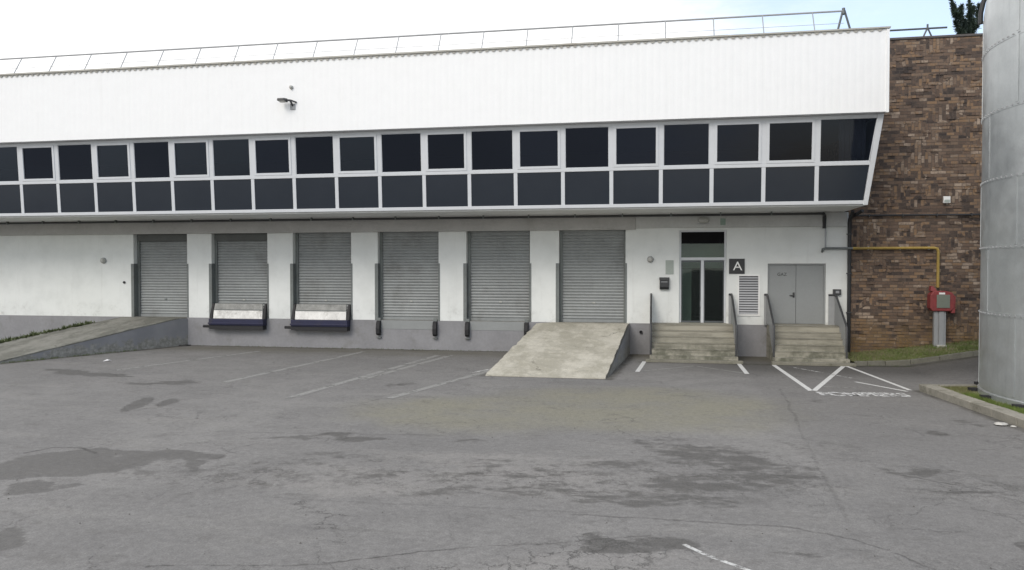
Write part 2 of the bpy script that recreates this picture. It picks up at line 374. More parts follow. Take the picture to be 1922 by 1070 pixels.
def asphalt():
    m = bpy.data.materials.new('weathered_asphalt')
    nt, b, out = nodes_of(m); n = N(nt); p = n.pos()
    wob = n.vmath('SUBTRACT', n.noise(p, .9, 5, .65, True), (.5, .5, .5))
    fin = n.vmath('SUBTRACT', n.noise(p, 5., 4, .7, True), (.5, .5, .5))
    q = n.vmath('ADD', p, n.vmath('ADD', n.vmath('SCALE', wob, sc=1.1), n.vmath('SCALE', fin, sc=.28)))
    q = n.vmath('MULTIPLY', q, (1, 1, 0))
    qs = n.vmath('MULTIPLY', n.vmath('ADD', p, n.vmath('ADD', n.vmath('SCALE', wob, sc=.25), n.vmath('SCALE', fin, sc=.10))), (1, 1, 0))
    def att(k):
        a = n.new('ShaderNodeAttribute'); a.attribute_name = k; return a.outputs['Fac']
    def seg(src, a, bb, w, amt=1., soft=1.):
        ang = math.atan2(bb[1]-a[1], bb[0]-a[0]); L = math.hypot(bb[0]-a[0], bb[1]-a[1])
        r = n.new('ShaderNodeVectorRotate', rotation_type='Z_AXIS'); r.inputs['Angle'].default_value = -ang
        nt.links.new(n.vmath('SUBTRACT', src, (a[0], a[1], 0)), r.inputs['Vector'])
        cl = n.vmath('MINIMUM', n.vmath('MAXIMUM', r.outputs[0], (0, 0, 0)), (L, 0, 0))
        return n.mapr(n.vmath('DISTANCE', r.outputs[0], cl), w*(1+soft), w*.4, 0., amt)
    def mx(l):
        o = l[0]
        for k in l[1:]: o = n.math('MAXIMUM', o, k)
        return o
    # base tone
    f1 = n.noise(p, .16, 5, .6); f2 = n.noise(p, 1.4, 6, .65)
    mp = n.new('ShaderNodeMapping'); mp.inputs['Scale'].default_value = (.35, 1.3, 1.)
    nt.links.new(p, mp.inputs['Vector'])
    f3 = n.noise(mp.outputs[0], .9, 6, .6)
    base = n.mix(n.mapr(f1, .3, .7), (.180, .179, .181), (.228, .226, .226))
    base = n.mix(n.mapr(f2, .42, .62, 0, .45), base, (.158, .156, .158))
    base = n.mix(n.mapr(f3, .5, .75, 0, .35), base, (.27, .267, .26))
    # concrete-coloured strip in the middle of the yard
    ap = att('strip')
    ap = n.math('MULTIPLY', ap, n.mapr(n.noise(p, .8, 6, .7), .25, .6, .35, 1.))
    base = n.mix(n.math('MULTIPLY', ap, .95), base, (.218, .213, .176))
    # pale dusty patch
    du = att('dust')
    base = n.mix(n.math('MULTIPLY', du, n.mapr(f2, .3, .6, .15, .6)), base, (.268, .262, .259))
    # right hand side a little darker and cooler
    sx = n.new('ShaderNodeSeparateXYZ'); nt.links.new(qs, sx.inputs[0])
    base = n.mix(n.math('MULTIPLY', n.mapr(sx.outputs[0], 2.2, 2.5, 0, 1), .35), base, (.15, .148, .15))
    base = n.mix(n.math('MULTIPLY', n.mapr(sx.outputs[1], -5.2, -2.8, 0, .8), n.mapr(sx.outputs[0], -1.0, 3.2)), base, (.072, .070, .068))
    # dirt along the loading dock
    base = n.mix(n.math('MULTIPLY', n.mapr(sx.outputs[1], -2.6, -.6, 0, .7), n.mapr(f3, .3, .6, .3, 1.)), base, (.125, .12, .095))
    # stains
    st = att('stain')
    edge = n.math('MULTIPLY', n.math('SUBTRACT', n.noise(p, 7., 6, .75), .5), .9)
    st = n.mapr(n.math('ADD', n.math('MULTIPLY', st, n.mapr(n.noise(n.vmath('MULTIPLY', p, (.8, 1.6, 1.)), 1.9, 8, .75), .34, .5, .45, 1.)), edge), .34, .72)
    base = n.mix(n.math('MULTIPLY', st, .72), base, (.088, .086, .085))
    st2 = att('wet')
    wn = n.noise(n.vmath('MULTIPLY', p, (.75, 1.5, 1.)), 2.1, 10, .78)
    st2 = n.mapr(n.math('ADD', n.math('MULTIPLY', st2, .62), n.math('MULTIPLY', n.math('SUBTRACT', wn, .5), 2.8)), .30, .62)
    st2 = n.math('MULTIPLY', st2, n.mapr(att('wet'), 0., .25))
    base = n.mix(n.math('MULTIPLY', st2, .78), base, (.082, .080, .078))
    # speckled worn zone
    zone = att('worn')
    sp = n.math('MULTIPLY', zone, n.mapr(n.noise(n.vmath('ADD', p, n.vmath('SCALE', fin, sc=.3)), 2.4, 10, .80), .50, .585))
    base = n.mix(n.math('MULTIPLY', sp, .72), base, (.088, .086, .084))
    # general mottling with crisp edges
    m1 = n.noise(n.vmath('MULTIPLY', p, (1., 1.5, 1.)), 1.7, 11, .78)
    wgt = n.math('ADD', n.math('MULTIPLY', zone, .45), .30)
    base = n.mix(n.math('MULTIPLY', n.mapr(m1, .54, .61), wgt), base, (.104, .101, .098))
    m2 = n.noise(n.vmath('MULTIPLY', p, (1.1, 1.3, 1.)), 6.5, 9, .8)
    base = n.mix(n.math('MULTIPLY', n.mapr(m2, .58, .66), n.math('MULTIPLY', wgt, .75)), base, (.10, .097, .094))
    base = n.mix(n.math('MULTIPLY', n.mapr(m2, .42, .34), .35), base, (.30, .295, .285))
    dirt = att('dirt')  # mossy dirt, with contact shade painted in along ramp, wall and kerb feet
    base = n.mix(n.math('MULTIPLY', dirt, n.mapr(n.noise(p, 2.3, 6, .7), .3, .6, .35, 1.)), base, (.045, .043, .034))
    # joints and cracks
    cr = mx([seg(qs, (2.86, -6.62), (2.51, -10.92), .022, .5), seg(qs, (2.5, -10.92), (2.3, -13.2), .018, .3), seg(qs, (2.3, -13.2), (2.1, -16.2), .022, .5),
             seg(qs, (-.9, -16.45), (1.42, -16.47), .018, .7), seg(qs, (1.42, -16.47), (2.01, -16.72), .016, .8), seg(qs, (2.01, -16.72), (3.1, -18.1), .014, .8),
             seg(qs, (-9.26, -15.09), (-9.1, -14.73), .025, 1.), seg(qs, (-9.1, -14.73), (-8.7, -14.66), .025, 1.), seg(qs, (-8.7, -14.66), (-8.23, -14.9), .025, 1.),
             seg(qs, (-4.6, -18.7), (-3.06, -18.35), .012, .9), seg(qs, (-3.06, -18.35), (-1.7, -17.61), .012, .9), seg(qs, (-1.7, -17.61), (.0, -16.98), .012, .8),
             seg(qs, (-4.7, -16.5), (-.7, -16.36), .02, .3), seg(qs, (-7.3, -13.2), (-3.5, -12.8), .03, .4), seg(qs, (-5.9, -9.4), (-5.2, -7.9), .03, .4),
             seg(qs, (3.2, -14.0), (4.1, -14.6), .02, .7)])
    cr = n.math('MULTIPLY', cr, n.mapr(n.noise(p, 4.5, 6, .75), .36, .58, .1, 1.))
    v = n.new('ShaderNodeTexVoronoi', feature='DISTANCE_TO_EDGE'); v.inputs['Scale'].default_value = 3.4
    nt.links.new(n.vmath('ADD', p, n.vmath('SCALE', fin, sc=.35)), v.inputs['Vector'])
    web = n.mapr(v.outputs['Distance'], .035, .008)
    czone = att('web')
    v2 = n.new('ShaderNodeTexVoronoi', feature='DISTANCE_TO_EDGE'); v2.inputs['Scale'].default_value = 1.1
    nt.links.new(n.vmath('ADD', p, n.vmath('SCALE', n.noise(p, 3, 6, .7, True), sc=.5)), v2.inputs['Vector'])
    web2 = n.math('MULTIPLY', n.mapr(v2.outputs['Distance'], .014, .004), n.mapr(n.noise(p, .55, 4, .6), .5, .62, 0, .6))
    cr = n.math('MAXIMUM', n.math('MAXIMUM', cr, web2), n.math('MULTIPLY', web, czone))
    base = n.mix(n.math('MULTIPLY', cr, .7), base, (.045, .043, .042))
    # aggregate
    ag = n.noise(p, 48, 5, .85)
    base = n.mix(1., base, n.mapr(ag, .32, .68, .66, 1.32, False), 'MULTIPLY')
    ag2 = n.noise(p, 11, 5, .75)
    base = n.mix(1., base, n.mapr(ag2, .3, .7, .80, 1.18, False), 'MULTIPLY')
    base = n.mix(1., base, (1.03, 1.01, .965), 'MULTIPLY')
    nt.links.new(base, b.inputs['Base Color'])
    nt.links.new(n.mapr(n.math('MAXIMUM', st, st2), 0, 1, .86, .62, False), b.inputs['Roughness'])
    b.inputs['Specular IOR Level'].default_value = .35
    h = n.math('SUBTRACT', n.math('ADD', n.math('MULTIPLY', n.noise(p, 60, 4, .75), .5), n.math('MULTIPLY', ag2, .35)), n.math('MULTIPLY', cr, .9))
    nt.links.new(n.bump(h, .55, .012), b.inputs['Normal'])
    return m
M['asphalt'] = asphalt()

def soil():
    m = bpy.data.materials.new('verge_soil')
    nt, b, out = nodes_of(m); n = N(nt); p = n.pos()
    f = n.noise(p, 1.2, 7, .65); g = n.noise(p, 7, 6, .7)
    c = n.mix(n.mapr(f, .4, .62), (.15, .14, .075), (.11, .14, .042))
    c = n.mix(n.mapr(g, .45, .7, 0, .6), c, (.21, .19, .12))
    nt.links.new(c, b.inputs['Base Color']); b.inputs['Roughness'].default_value = .95
    nt.links.new(n.bump(g, .8, .05), b.inputs['Normal'])
    return m
M['soil'] = soil()
def needles():
    m = bpy.data.materials.new('pine_needles')
    nt, b, out = nodes_of(m); n = N(nt)
    oi = n.noise(n.pos(), 2.3, 4, .6)
    nt.links.new(n.mix(n.mapr(oi, .35, .65), (.02, .034, .03), (.05, .075, .055)), b.inputs['Base Color'])
    b.inputs['Roughness'].default_value = .6
    return m
M['needles'] = needles()

# ------------------------------------------------------------------ mesh helpers
class MB:
    def __init__(s):
        s.v = []; s.f = []
    def add(s, vs, fs):
        o = len(s.v)
        s.v += [tuple(x) for x in vs]
        s.f += [tuple(i+o for i in f) for f in fs]
        return s
    def box(s, x0, x1, y0, y1, z0, z1):
        return s.add([(x0,y0,z0),(x1,y0,z0),(x1,y1,z0),(x0,y1,z0),(x0,y0,z1),(x1,y0,z1),(x1,y1,z1),(x0,y1,z1)],
                     [(0,3,2,1),(4,5,6,7),(0,1,5,4),(1,2,6,5),(2,3,7,6),(3,0,4,7)])
    def hexa(s, bot, top):
        """bot and top: four points each, counter-clockwise from above"""
        return s.add(list(bot)+list(top), [(0,3,2,1),(4,5,6,7),(0,1,5,4),(1,2,6,5),(2,3,7,6),(3,0,4,7)])
    def prism_x(s, prof, x0, x1):
        """prof: list of (y,z) seen from +X counter-clockwise"""
        k = len(prof)
        vs = [(x0,y,z) for y,z in prof]+[(x1,y,z) for y,z in prof]
        fs = [tuple(range(k))[::-1], tuple(range(k, 2*k))]
        fs += [(i, (i+1)%k, k+(i+1)%k, k+i) for i in range(k)]
        return s.add(vs, fs)
    def tube(s, pts, r, seg=10, cap=True, r2=None):
        pts = [Vector(p) for p in pts]
        rings = []
        up = None
        for i, p in enumerate(pts):
            a = pts[max(i-1,0)]; c = pts[min(i+1,len(pts)-1)]
            t = (c-a).normalized()
            if up is None:
                up = Vector((0,0,1)) if abs(t.z) < .9 else Vector((0,1,0))
            u = t.cross(up).normalized(); w = u.cross(t).normalized(); up = w
            rr = r if r2 is None else r+(r2-r)*i/(len(pts)-1)
            k = 1.
            if 0 < i < len(pts)-1:
                d1 = (p-a).normalized(); d2 = (c-p).normalized()
                k = 1/max(.5, math.cos(d1.angle(d2)/2)) if d1.angle(d2) < 2.5 else 1.
            rings.append([p+(u*math.cos(2*math.pi*j/seg)+w*math.sin(2*math.pi*j/seg))*rr*(k if k<1.5 else 1.4) for j in range(seg)])
        vs = [q for g in rings for q in g]
        fs = []
        for i in range(len(rings)-1):
            for j in range(seg):
                a = i*seg+j; b = i*seg+(j+1)%seg
                fs.append((a, b, b+seg, a+seg))
        if cap:
            fs.append(tuple(range(seg))[::-1]); fs.append(tuple(range(len(vs)-seg, len(vs))))
        return s.add(vs, fs)
    def lathe(s, cx, cy, prof, seg=48, ax='Z', cz=0.):
        """prof: (radius, height) pairs; axis Z through (cx,cy), or axis Y (towards -Y) through (cx,cz)"""
        vs = []
        for r, h in prof:
            for j in range(seg):
                a = 2*math.pi*j/seg
                if ax == 'Z': vs.append((cx+r*math.cos(a), cy+r*math.sin(a), h))
                else: vs.append((cx+r*math.cos(a), cy-h, cz+r*math.sin(a)))
        fs = []
        for i in range(len(prof)-1):
            for j in range(seg):
                a = i*seg+j; b = i*seg+(j+1)%seg
                fs.append((a, b, b+seg, a+seg))
        fs.append(tuple(range(seg))[::-1]); fs.append(tuple(range(len(vs)-seg, len(vs))))
        return s.add(vs, fs)

ORG = {}
def obj(name, mb, m, parent=None, origin=None, bevel=0., smooth=False, **props):
    vs = mb.v
    if origin is None:
        xs, ys, zs = zip(*vs)
        origin = ((min(xs)+max(xs))/2, (min(ys)+max(ys))/2, min(zs))
    me = bpy.data.meshes.new(name)
    me.from_pydata([(x-origin[0], y-origin[1], z-origin[2]) for x, y, z in vs], [], mb.f)
    me.materials.append(m)
    if smooth:
        me.shade_smooth()
        me.set_sharp_from_angle(angle=R(38))
    me.update()
    o = bpy.data.objects.new(name, me)
    col.objects.link(o)
    ORG[o.name] = Vector(origin)
    if parent:
        o.parent = parent
        o.location = Vector(origin)-ORG[parent.name]
    else:
        o.location = origin
    if bevel:
        b = o.modifiers.new('bevel', 'BEVEL'); b.width = bevel; b.segments = 2; b.limit_method = 'ANGLE'; b.angle_limit = R(40)
    for k, v in props.items(): o[k] = v
    return o
def thing(name, loc, label, cat, group=None):
    o = bpy.data.objects.new(name, None); col.objects.link(o)
    o.location = loc; o.empty_display_size = .2
    ORG[o.name] = Vector(loc)
    o['label'] = label; o['category'] = cat
    if group: o['group'] = group
    return o
def copy_tree(src, loc, label, parent=None):
    """copy of a thing with its parts and sub-parts"""
    def rec(o, par):
        c = o.copy(); col.objects.link(c); c.parent = par
        for ch in list(o.children): rec(ch, c)
        return c
    r = rec(src, None)
    r.location = loc; r['label'] = label
    return r

def sheet(x0, x1, z0, z1, holes, yf, yb):
    """wall slab between planes yf (front) and yb (back) with rectangular holes (xa,xb,za,zb)"""
    xs = sorted({x0, x1, *[h[0] for h in holes], *[h[1] for h in holes]})
    zs = sorted({z0, z1, *[max(z0, h[2]) for h in holes], *[min(z1, h[3]) for h in holes]})
    xs = [x for x in xs if x0 <= x <= x1]; zs = [z for z in zs if z0 <= z <= z1]
    mb = MB()
    idx = {}
    def vid(i, k, y):
        key = (i, k, y)
        if key not in idx:
            idx[key] = len(mb.v); mb.v.append((xs[i], y, zs[k]))
        return idx[key]
    def solid(i, k):
        if not (0 <= i < len(xs)-1 and 0 <= k < len(zs)-1): return False
        cx = (xs[i]+xs[i+1])/2; cz = (zs[k]+zs[k+1])/2
        return not any(h[0] < cx < h[1] and h[2] < cz < h[3] for h in holes)
    for i in range(len(xs)-1):
        for k in range(len(zs)-1):
            if not solid(i, k): continue
            F = lambda a, b, y: vid(a, b, y)
            mb.f.append((F(i,k,yf), F(i+1,k,yf), F(i+1,k+1,yf), F(i,k+1,yf)))
            mb.f.append((F(i,k,yb), F(i,k+1,yb), F(i+1,k+1,yb), F(i+1,k,yb)))
            if not solid(i-1,k): mb.f.append((F(i,k,yf), F(i,k+1,yf), F(i,k+1,yb), F(i,k,yb)))
            if not solid(i+1,k): mb.f.append((F(i+1,k,yf), F(i+1,k,yb), F(i+1,k+1,yb), F(i+1,k+1,yf)))
            if not solid(i,k-1): mb.f.append((F(i,k,yf), F(i,k,yb), F(i+1,k,yb), F(i+1,k,yf)))
            if not solid(i,k+1): mb.f.append((F(i,k+1,yf), F(i+1,k+1,yf), F(i+1,k+1,yb), F(i,k+1,yb)))
    return mb

# ------------------------------------------------------------------ ground
def sm(x, a, b):
    t = max(0., min(1., (x-a)/(b-a))); return t*t*(3-2*t)
def gz(x, y):
    return .15*max(0., min(x, 16)-7.)*sm(y, -6.5, -2.6)*(1-sm(y, 6., 20.))
def axis(a, b, c, d, st):
    k = int((c-b)/st)
    return [a, a*.4+b*.6]+[b+(c-b)*i/k for i in range(k+1)]+[c*.6+d*.4, d]
gx = axis(-400, -25, 22, 400, .07); gy = axis(-400, -20, 22, 400, .07)
gy = [y for y in gy if y < .3]+[y for i, y in enumerate(gy) if y >= .3 and (i % 8 == 0 or y > 21)]
gx = [x for x in gx if x < 10]+[x for i, x in enumerate(gx) if x >= 10 and (i % 8 == 0 or x > 21)]
mb = MB()
mb.v = [(x, y, gz(x, y)) for y in gy for x in gx]
W_ = len(gx)
mb.f = [(j*W_+i, j*W_+i+1, (j+1)*W_+i+1, (j+1)*W_+i) for j in range(len(gy)-1) for i in range(W_-1)]
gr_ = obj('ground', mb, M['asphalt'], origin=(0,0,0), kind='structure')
gr_.data.shade_smooth()
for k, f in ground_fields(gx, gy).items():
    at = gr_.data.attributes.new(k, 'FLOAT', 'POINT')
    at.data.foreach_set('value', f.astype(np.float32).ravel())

# grass bank in front of the brick wall, with its kerb
KP = [(5.66, -1.86), (6.0, -1.75), (6.5, -1.62), (7.2, -1.5), (8.0, -1.4), (8.9, -1.32), (10.0, -1.15), (11.5, -.95), (13.5, -.7)]
def kz(x): return gz(x, -1.4)
def wallz(x): return max(.15, .16+.125*(x-5.9)) if x < 9.6 else .62
mb = MB()
bk = []
for i in range(31):
    x = 5.66+(13.5-5.66)*i/30
    for j in range(len(KP)-1):
        if KP[j][0] <= x <= KP[j+1][0]:
            t = (x-KP[j][0])/(KP[j+1][0]-KP[j][0]); yk = KP[j][1]*(1-t)+KP[j+1][1]*t; break
    y0 = yk+.14
    for k in range(7):
        t = k/6
        y = y0*(1-t)+(-.005)*t
        z = (kz(x)+.10)*(1-t)+wallz(x)*t + .03*math.sin(x*5+k)*math.sin(math.pi*t)
        mb.v.append((x, y, z))
for i in range(30):
    for k in range(6):
        a = i*7+k; mb.f.append((a, a+7, a+8, a+1))
bank_v = list(mb.v)
obj('grass_bank', mb, M['soil'], smooth=True, kind='structure')
def kerb(name, pts, w, h, m, jitter=.012):
    mb = MB()
    pts = [Vector((*p, 0)) for p in pts]
    # cut into stones about 0.9 m long
    dense = [pts[0]]
    for a, b in zip(pts, pts[1:]):
        k = max(1, round((b-a).length/.9))
        dense += [a+(b-a)*i/k for i in range(1, k+1)]
    for a, b in zip(dense, dense[1:]):
        t = (b-a).normalized(); nrm = Vector((-t.y, t.x, 0))
        a2 = a+t*.006; b2 = b-t*.006
        j = lambda: random.uniform(-jitter, jitter)
        ha = gz(a2.x, a2.y)+h+j(); hb = gz(b2.x, b2.y)+h+j(); s_ = j()
        bot = [a2, b2, b2+nrm*w, a2+nrm*w]
        bot = [Vector((p.x, p.y, gz(p.x, p.y)-.1)) for p in bot]
        ch = .025
        top = [a2+nrm*(ch+s_), b2+nrm*(ch+s_), b2+nrm*w, a2+nrm*w]
        top = [Vector((p.x, p.y, (ha, hb, hb, ha)[i])) for i, p in enumerate(top)]
        mb.hexa(bot, top)
    return obj(name, mb, m, bevel=.012, kind='structure')
kerb('kerb', KP, .13, .13, M['old_kerb'])
VK = [(5.9, -6.35), (6.0, -7.3), (6.12, -8.6), (6.28, -10.2), (6.5, -12.2), (6.9, -15.), (7.5, -19.)]
VK = VK[::-1]
kerb('kerb', [(x+.0, y) for x, y in VK], -.3, .15, M['kerb'])
kerb('kerb', [(6.25, -6.28), (7.2, -5.95), (8.6, -5.6), (10.5, -5.2), (13., -4.9)], -.18, .14, M['kerb'])
# verge between kerb and tank
vg = [(x+.28, y) for x, y in VK if y < -6.4]+[(6.15, -6.42)]+[(7.2, -6.1), (8.6, -5.75), (10.5, -5.35), (13., -5.05), (18, -5.0), (18, -19.)]
mb = MB(); mb.v = [(x, y, .115+max(0, gz(x, y)-.02)) for x, y in vg]; mb.f = [tuple(range(len(vg)))]
obj('verge', mb, M['soil'], kind='structure')

# ------------------------------------------------------------------ road markings
def stripe(mb, a, b, w, z=.004):
    a = Vector((*a, 0)); b = Vector((*b, 0)); t = (b-a).normalized(); nr = Vector((-t.y, t.x, 0))*w/2
    k = max(1, int((b-a).length/.5))
    for i in range(k):
        p = a+(b-a)*i/k; q = a+(b-a)*(i+1)/k
        mb.add([(r.x, r.y, gz(r.x, r.y)+z) for r in (p-nr, q-nr, q+nr, p+nr)], [(0, 1, 2, 3)])
def marking(segs, w, m, z=.004):
    mb = MB()
    for s_ in segs: stripe(mb, s_[0], s_[1], w, z)
    return obj('road_marking', mb, m, kind='structure')
marking([((-.28, -1.92), (-.44, -4.28))], .12, M['mark'])
marking([((2.42, -1.8), (2.40, -4.17))], .12, M['mark'])
marking([((-.35, -4.16), (1.1, -2.75)), ((1.2, -2.8), (2.3, -4.0))], .07, M['mark_faint'])
marking([((3.37, -2.12), (3.49, -6.8))], .12, M['mark'])
marking([((3.56, -6.78), (5.26, -2.06))], .12, M['mark'])
marking([((5.36, -2.02), (5.72, -6.3))], .10, M['mark'])
marking([((3.84, -2.58), (4.41, -3.6)), ((4.5, -3.75), (4.9, -4.5))], .07, M['mark_worn'])
marking([((4.83, -5.15), (5.6, -6.5))], .09, M['mark'])
marking([((3.9, -6.1), (4.6, -6.2))], .08, M['mark_faint'])
for a, b in [((-14.4, -6.6), (-13.0, -1.4)), ((-10.27, -8.06), (-9.5, -.9)), ((-7.67, -9.9), (-6.77, -1.5)), ((-7.15, -7.0), (-6.35, -1.4)), ((-5.55, -9.5), (-4.06, -3.6))]:
    marking([(a, b)], .19, M['mark_faint'])
marking([((-4.75, -5.3), (-3.95, -3.3))], .1, M['mark_worn'], .005)
marking([((.30, -17.2), (.5, -17.45)), ((.5, -17.45), (.95, -17.85))], .055, M['mark_worn'])
def text_mesh(body, size, extrude=0., bold=0.):
    cu = bpy.data.curves.new('lettering', 'FONT'); cu.body = body; cu.size = size; cu.extrude = extrude; cu.offset = bold; cu.align_x = 'CENTER'; cu.align_y = 'CENTER'
    o = bpy.data.objects.new('lettering', cu); col.objects.link(o)
    dg = bpy.context.evaluated_depsgraph_get()
    me = bpy.data.meshes.new_from_object(o.evaluated_get(dg))
    bpy.data.objects.remove(o); bpy.data.curves.remove(cu)
    return me
me = text_mesh('POMPIERS', .43, 0., .02)
me.materials.append(M['mark_text'])
o = bpy.data.objects.new('road_lettering', me); col.objects.link(o)
o.location = (4.52, -7.13, .0045); o.rotation_euler = (0, 0, R(6)); o.scale = (1, 1.6, 1); o['kind'] = 'structure'

# ------------------------------------------------------------------ warehouse
XL, XE = -32., 5.84
wh = thing('warehouse', (-8, 0, 0), 'long white warehouse with dark ribbon windows above six grey loading doors', 'warehouse')
DX0 = [-18.72+3.127*k for k in range(6)]; DW = 2.165; DT = 4.08; DB = 1.0
holes = [(x, x+DW, 0, DT) for x in DX0]
ENT = (.78, 2.23, 1.03, 3.98); DD = (3.48, 5.20, 1.03, 2.92)
holes += [(ENT[0], ENT[1], 0, ENT[3]), (DD[0], DD[1], 0, DD[3])]
obj('wall', sheet(XL, XE, 1.0, 4.5, holes, 0., .35), M['white_wall'], wh)
obj('back_wall', MB().box(XL+.1, 6.0, 6, 6.1, 0, 9.0), M['interior_dark'], wh)
obj('plinth', MB().box(XL, XE, 0., .35, -.1, .998), M['plinth'], wh)
obj('beam', MB().box(XL, -.6, -.12, -.002, 4.015, 4.497), M['beam'], wh, bevel=.01)
obj('beam', MB().box(-.598, XE-.05, -.10, -.002, 4.06, 4.497), M['pale_beam'], wh, bevel=.01)
# overhanging upper storey
ZB, ZT, YB, YT = 4.544, 6.97, -2.42, -2.573
obj('soffit', MB().box(XL, 5.70, -2.36, -.003, 4.502, 4.542), M['soffit'], wh)
def fascia():
    mb = MB(); pitch = .2; x = XL; pts = []
    while x < 6.14:
        pts += [(x, -2.83), (x+.10, -2.83), (x+.125, -2.828), (x+.175, -2.828)]
        x += pitch
    pts = [p for p in pts if p[0] < 6.13]+[(6.15, -2.83)]
    for i in range(len(pts)-1):
        (xa, ya), (xb, yb) = pts[i], pts[i+1]
        mb.add([(xa, ya, 6.985), (xb, yb, 6.985), (xb, yb, 9.20), (xa, ya, 9.20)], [(0, 1, 2, 3)])
    mb.add([(XL, -2.80, 6.985), (XL, -2.6, 6.985), (6.15, -2.6, 6.985), (6.15, -2.80, 6.985)], [(0, 1, 2, 3)])
    mb.add([(6.15, -2.83, 6.985), (6.15, 0, 6.985), (6.15, 0, 9.2), (6.15, -2.83, 9.2)], [(0, 1, 2, 3)])
    mb.box(6.10, 6.17, -2.86, -2.775, 6.965, 9.19)
    return mb
obj('fascia', fascia(), M['white_cladding'], wh)
obj('flashing', MB().box(XL, 6.19, -2.885, -2.62, 9.205, 9.245).box(XL, 2.0, -2.62, -2.40, 9.246, 9.33), M['flashing'], wh)
mb = MB()
k = 0
while XL+.1+k*.05 < 6.1:
    x = XL+.1+k*.05; zb = (9.135, 9.135, 9.19, 9.19)[k % 4]
    mb.v += [(x, -2.853, zb), (x, -2.853, 9.204)]
    if k: mb.f.append((2*k-2, 2*k, 2*k+1, 2*k-1))
    k += 1
obj('tooth_shadow_strip', mb, M['flashing'], wh)  # toothed strip modelled to stand in for the ribs' shadow under the flashing
obj('roof', MB().box(XL, 6.12, -2.60, 30., 9.02, 9.19), M['roof'], wh)
obj('gable_wall', MB().add([(6.1, -2.55, 7.0), (6.1, 30, 7.0), (6.1, 30, 9.0), (6.1, -2.55, 9.0)], [(0, 1, 2, 3)]), M['white_cladding'], wh)
obj('end_panel', MB().add([(5.72, -2.36, 4.53), (5.84, 0, 4.53), (6.1, 0, 6.98), (6.06, -2.5, 6.98)], [(0, 1, 2, 3)]), M['white_cladding'], wh)
obj('gable_wall', MB().add([(XL, -2.5, 0), (XL, 30, 0), (XL, 30, 9.0), (XL, -2.5, 9.0)], [(0, 3, 2, 1)]), M['white_cladding'], wh)
# upper room seen through the glass
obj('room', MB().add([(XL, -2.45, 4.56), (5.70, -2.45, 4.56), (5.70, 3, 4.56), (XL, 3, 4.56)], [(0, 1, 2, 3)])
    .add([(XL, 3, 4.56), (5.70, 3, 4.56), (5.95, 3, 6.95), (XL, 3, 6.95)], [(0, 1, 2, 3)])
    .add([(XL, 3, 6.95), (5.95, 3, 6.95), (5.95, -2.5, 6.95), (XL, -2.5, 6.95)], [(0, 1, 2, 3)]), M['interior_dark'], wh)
def tz(z): return YB+(YT-YB)*(z-ZB)/(ZT-ZB)
ZTR = 5.66                                              # transom
def tilted(mb, x0, x1, z0, z1, out, inn, x0t=None, x1t=None):
    """bar lying in the tilted window plane; out / inn = metres in front of / behind the plane"""
    x0t = x0 if x0t is None else x0t; x1t = x1 if x1t is None else x1t
    y0, y1 = tz(z0), tz(z1)
    return mb.hexa([(x0, y0-out, z0), (x1, y0-out, z0), (x1, y0+inn, z0), (x0, y0+inn, z0)],
                   [(x0t, y1-out, z1), (x1t, y1-out, z1), (x1t, y1+inn, z1), (x0t, y1+inn, z1)])
BX = [-21.08+1.4167*k for k in range(-8, 19)]
RB, RT = 5.70, 6.02                                     # raked end
obj('transom_rail', tilted(MB(), XL, RB+(RT-RB)*.46-.06, ZTR-.05, ZTR+.05, .02, .05), M['frame'], wh, bevel=.006)
obj('bottom_rail', tilted(MB(), XL, RB, ZB, ZB+.10, .035, .05), M['frame'], wh, bevel=.006)
obj('top_rail', tilted(MB(), XL, RT, ZT-.08, ZT+.01, .012, .05), M['frame'], wh)
zl, zu = ZB+.102, ZT-.082
for x in BX:
    mb = MB()
    tilted(mb, x-.055, x+.055, zl, ZTR-.052, .012, .05)
    tilted(mb, x-.07, x+.07, ZTR+.052, zu, .012, .05)
    obj('mullion', mb, M['frame'], wh)
mb = MB(); tilted(mb, RB-.06, RB+.06, ZB-.03, ZT+.01, .05, .10, RT-.06, RT+.10)
obj('corner_post', mb, M['frame'], wh, bevel=.008)
case = {k for k in range(-8, 18) if k % 2 == 0} | {17}
for i, x in enumerate(BX):
    k = i-8
    xa = x+.07
    if k < 18: xb = xat = None
    last = k == 18
    xb = (BX[i+1]-.07) if not last else RB+(RT-RB)*.46-.06
    xbt = xb if not last else RT-.06
    za, zb = ZTR+.052, zu
    w = .075 if k in case else .018
    mb = MB()
    tilted(mb, xa, xb, za, za+w, .03 if w > .05 else .004, .03)
    tilted(mb, xa, xbt, zb-w, zb, .03 if w > .05 else .004, .03)
    tilted(mb, xa, xa+w, za+w, zb-w, .03 if w > .05 else .004, .03)
    tilted(mb, xb-w, xb, za+w, zb-w, .03 if w > .05 else .004, .03, xbt-w, xbt)
    win = obj('window', mb, M['frame'], wh, bevel=.004)
    mb = MB(); ya, yb2 = tz(za+w)+.012, tz(zb-w)+.012
    mb.add([(xa+w, ya, za+w), (xb-w, ya, za+w), (xbt-w, yb2, zb-w), (xa+w, yb2, zb-w)], [(0, 1, 2, 3)])
    obj('pane', mb, M['glass_film' if k in (-1, 2, 5, 4, 8) else 'glass_dark' if k in (0, 1, 3, 7, 9, 11, 13, 17, 10) else 'glass'], win)
    xb2 = (BX[i+1]-.055) if not last else RB+(RT-RB)*.02-.06
    xb2t = xb2 if not last else RB+(RT-RB)*.44-.06
    mb = MB(); tilted(mb, x+.055, xb2, zl, ZTR-.052, -.006, .03, x+.055, xb2t)
    obj('spandrel_panel', mb, M['spandrel'], wh)
